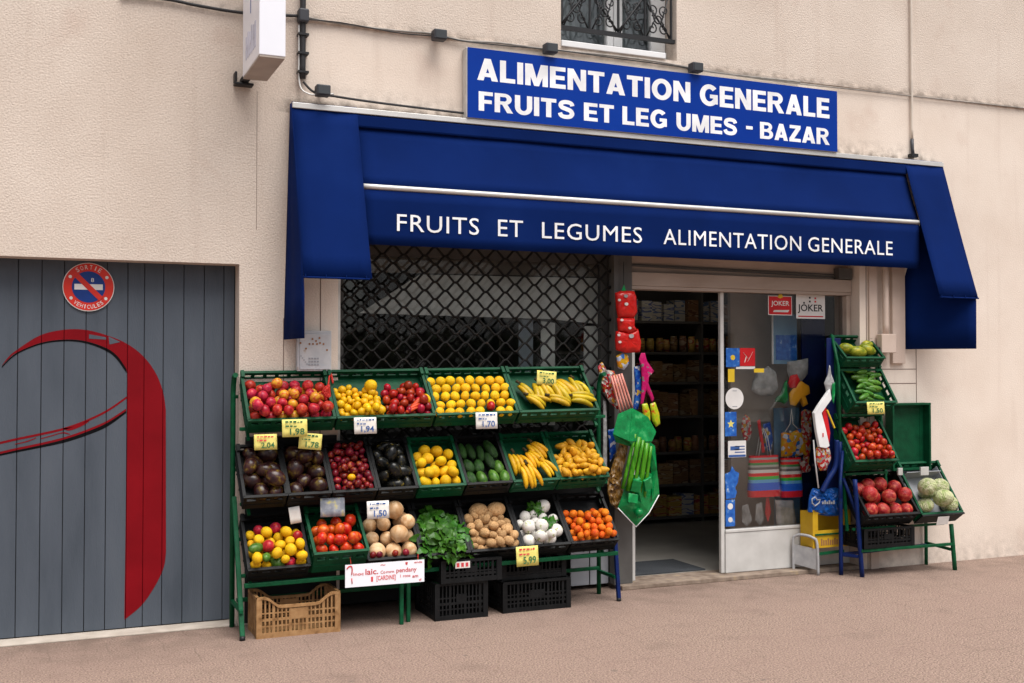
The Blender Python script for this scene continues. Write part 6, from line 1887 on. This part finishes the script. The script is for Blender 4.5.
f = MB(); f.box(*(lambda p: (p.x - .006, p.x + .004, -.133, -.1305, p.z - .015, p.z + .015))(W(823, 435, -.13))); f.build('mark', M['sticker_red'], wt)
packet('grey_toy', [(824, 383), (828, 374), (829.5, 365), (831, 374), (834, 382), (831, 392), (826, 391)], -.10, .04, 'clear_bag', 'grey pointed piece hanging over the white plastic piece', 'toy')
packet('green_toy', [(832, 384), (835, 382), (835, 392), (833.5, 404), (831.5, 398)], -.12, .02, 'green_pack', 'slim green piece hanging beside the white plastic piece', 'toy')
packet('ball_pack', [(816, 448), (822, 444), (829, 448), (831, 458), (826, 470), (820, 471), (816, 462)], -.09, .06, 'toy_mix', 'round pack of coloured balls hanging under the white plastic piece', 'toy')
f = MB(); f.tube([W(813.5, 440, -.08), W(815, 460, -.08), W(818.5, 488, -.08)], .006, 6)
tag(f.build('white_stick', M['white_plastic']), 'thin white stick reaching down to the blue bag', 'stick')
# navy boards standing left of the right stall
f = MB(); a, b, c_, d_ = rect(826, 338, 841, 500, -.02); f.box(a, b, -.03, -.018, .55, d_)
tag(f.build('navy_board', M['navy_board'], bevel=.003), 'tall navy blue board standing upright left of the right stall', 'board')
f = MB(); f.tube(sag([(W(837, 440, -.10)), W(836, 465, -.10), W(828, 480, -.10), W(822, 492, -.10)]), .022, 8)
tag(f.build('blue_hose', M['rack_blue']), 'thick blue tube bending down behind the blue bag', 'tube')

# ------------------------------------------------------------------ across the street (seen only in the glass)
hg = MB(); rr = random.Random(5)
for i in range(2600):
    cx_, cy_, cz_ = rr.uniform(-2, 14.5), rr.uniform(-21.6, -20.2), rr.uniform(-.1, 2.45) 
    s_ = rr.uniform(.12, .28); e = Euler((rr.uniform(0, 6), rr.uniform(0, 6), rr.uniform(0, 6))).to_matrix()
    hg.add([Vector((cx_, cy_, cz_)) + e @ Vector(v_) * s_ for v_ in ((-1, 0, 0), (0, -.6, 0), (1, 0, 0), (0, .6, 0))], [(0, 1, 2, 3)])
tag(hg.build('hedge', M['hedge_leaf']), 'dark clipped hedge across the street mirrored in the shop glass', 'hedge')
ob = thing('house', (16, -29, 0), 'pale house across the street mirrored in the shop glass', 'house')
f = MB(); f.box(12, 40, -36, -27, 0, 7.5); f.build('wall', M['far_wall'], ob)
f = MB(); f.prism([(11.5, 7.501), (40.5, 7.501), (38, 9.8), (14, 9.8)], -36.3, -26.7); f.build('roof', M['roof_tile'], ob)
for xx in (14, 18, 22, 26, 30):
    for zz in (1.2, 4.4):
        f = MB(); f.box(xx, xx + 1.4, -26.995, -26.9, zz, zz + 1.6); f.build('window', M['far_glass'], ob)

# ------------------------------------------------------------------ light
SUN_EL, SUN_AZ = 66.0, 168.0     # high soft sun in front of the facade, a little from the right
world = bpy.data.worlds.new('World'); scene.world = world; world.use_nodes = True
nt = world.node_tree
bg_ = nt.nodes['Background']
sky = nt.nodes.new('ShaderNodeTexSky'); sky.sky_type = 'NISHITA'; sky.sun_disc = False
sky.sun_elevation = R(SUN_EL); sky.sun_rotation = R(SUN_AZ)
sky.air_density = 1.0; sky.dust_density = 4.0; sky.ozone_density = 1.0
hs = nt.nodes.new('ShaderNodeHueSaturation'); hs.inputs['Saturation'].default_value = .30
nt.links.new(sky.outputs[0], hs.inputs['Color'])
nt.links.new(hs.outputs[0], bg_.inputs[0]); bg_.inputs[1].default_value = .062
sl = bpy.data.lights.new('sun', 'SUN'); sl.energy = 1.5; sl.angle = R(48); sl.color = (1, .965, .925)
so = bpy.data.objects.new('sun', sl); COL.objects.link(so)
az = R(SUN_AZ); el = R(SUN_EL)
dirv = Vector((math.sin(az) * math.cos(el), math.cos(az) * math.cos(el), math.sin(el)))   # towards the sun (azimuth from +y)
so.rotation_euler = (-dirv).to_track_quat('-Z', 'Y').to_euler()
so.location = (0, -10, 12)

# ------------------------------------------------------------------ camera
cam = bpy.data.cameras.new('camera'); co = bpy.data.objects.new('camera', cam); COL.objects.link(co)
cam.sensor_width = 36; cam.lens = FPX * 36 / 1024; cam.clip_end = 600; cam.clip_start = .05
co.location = (0, -CD, CH)
co.rotation_euler = (math.pi / 2 + PT, 0, -TH)
scene.camera = co
vs_ = scene.view_settings
vs_.view_transform = 'Standard'; vs_.look = 'None'; vs_.exposure = 1.36; vs_.gamma = 1; vs_.use_curve_mapping = False
scene.render.resolution_x, scene.render.resolution_y = 1024, 683
scene.cycles.use_denoising = True
scene.cycles.max_bounces = 8
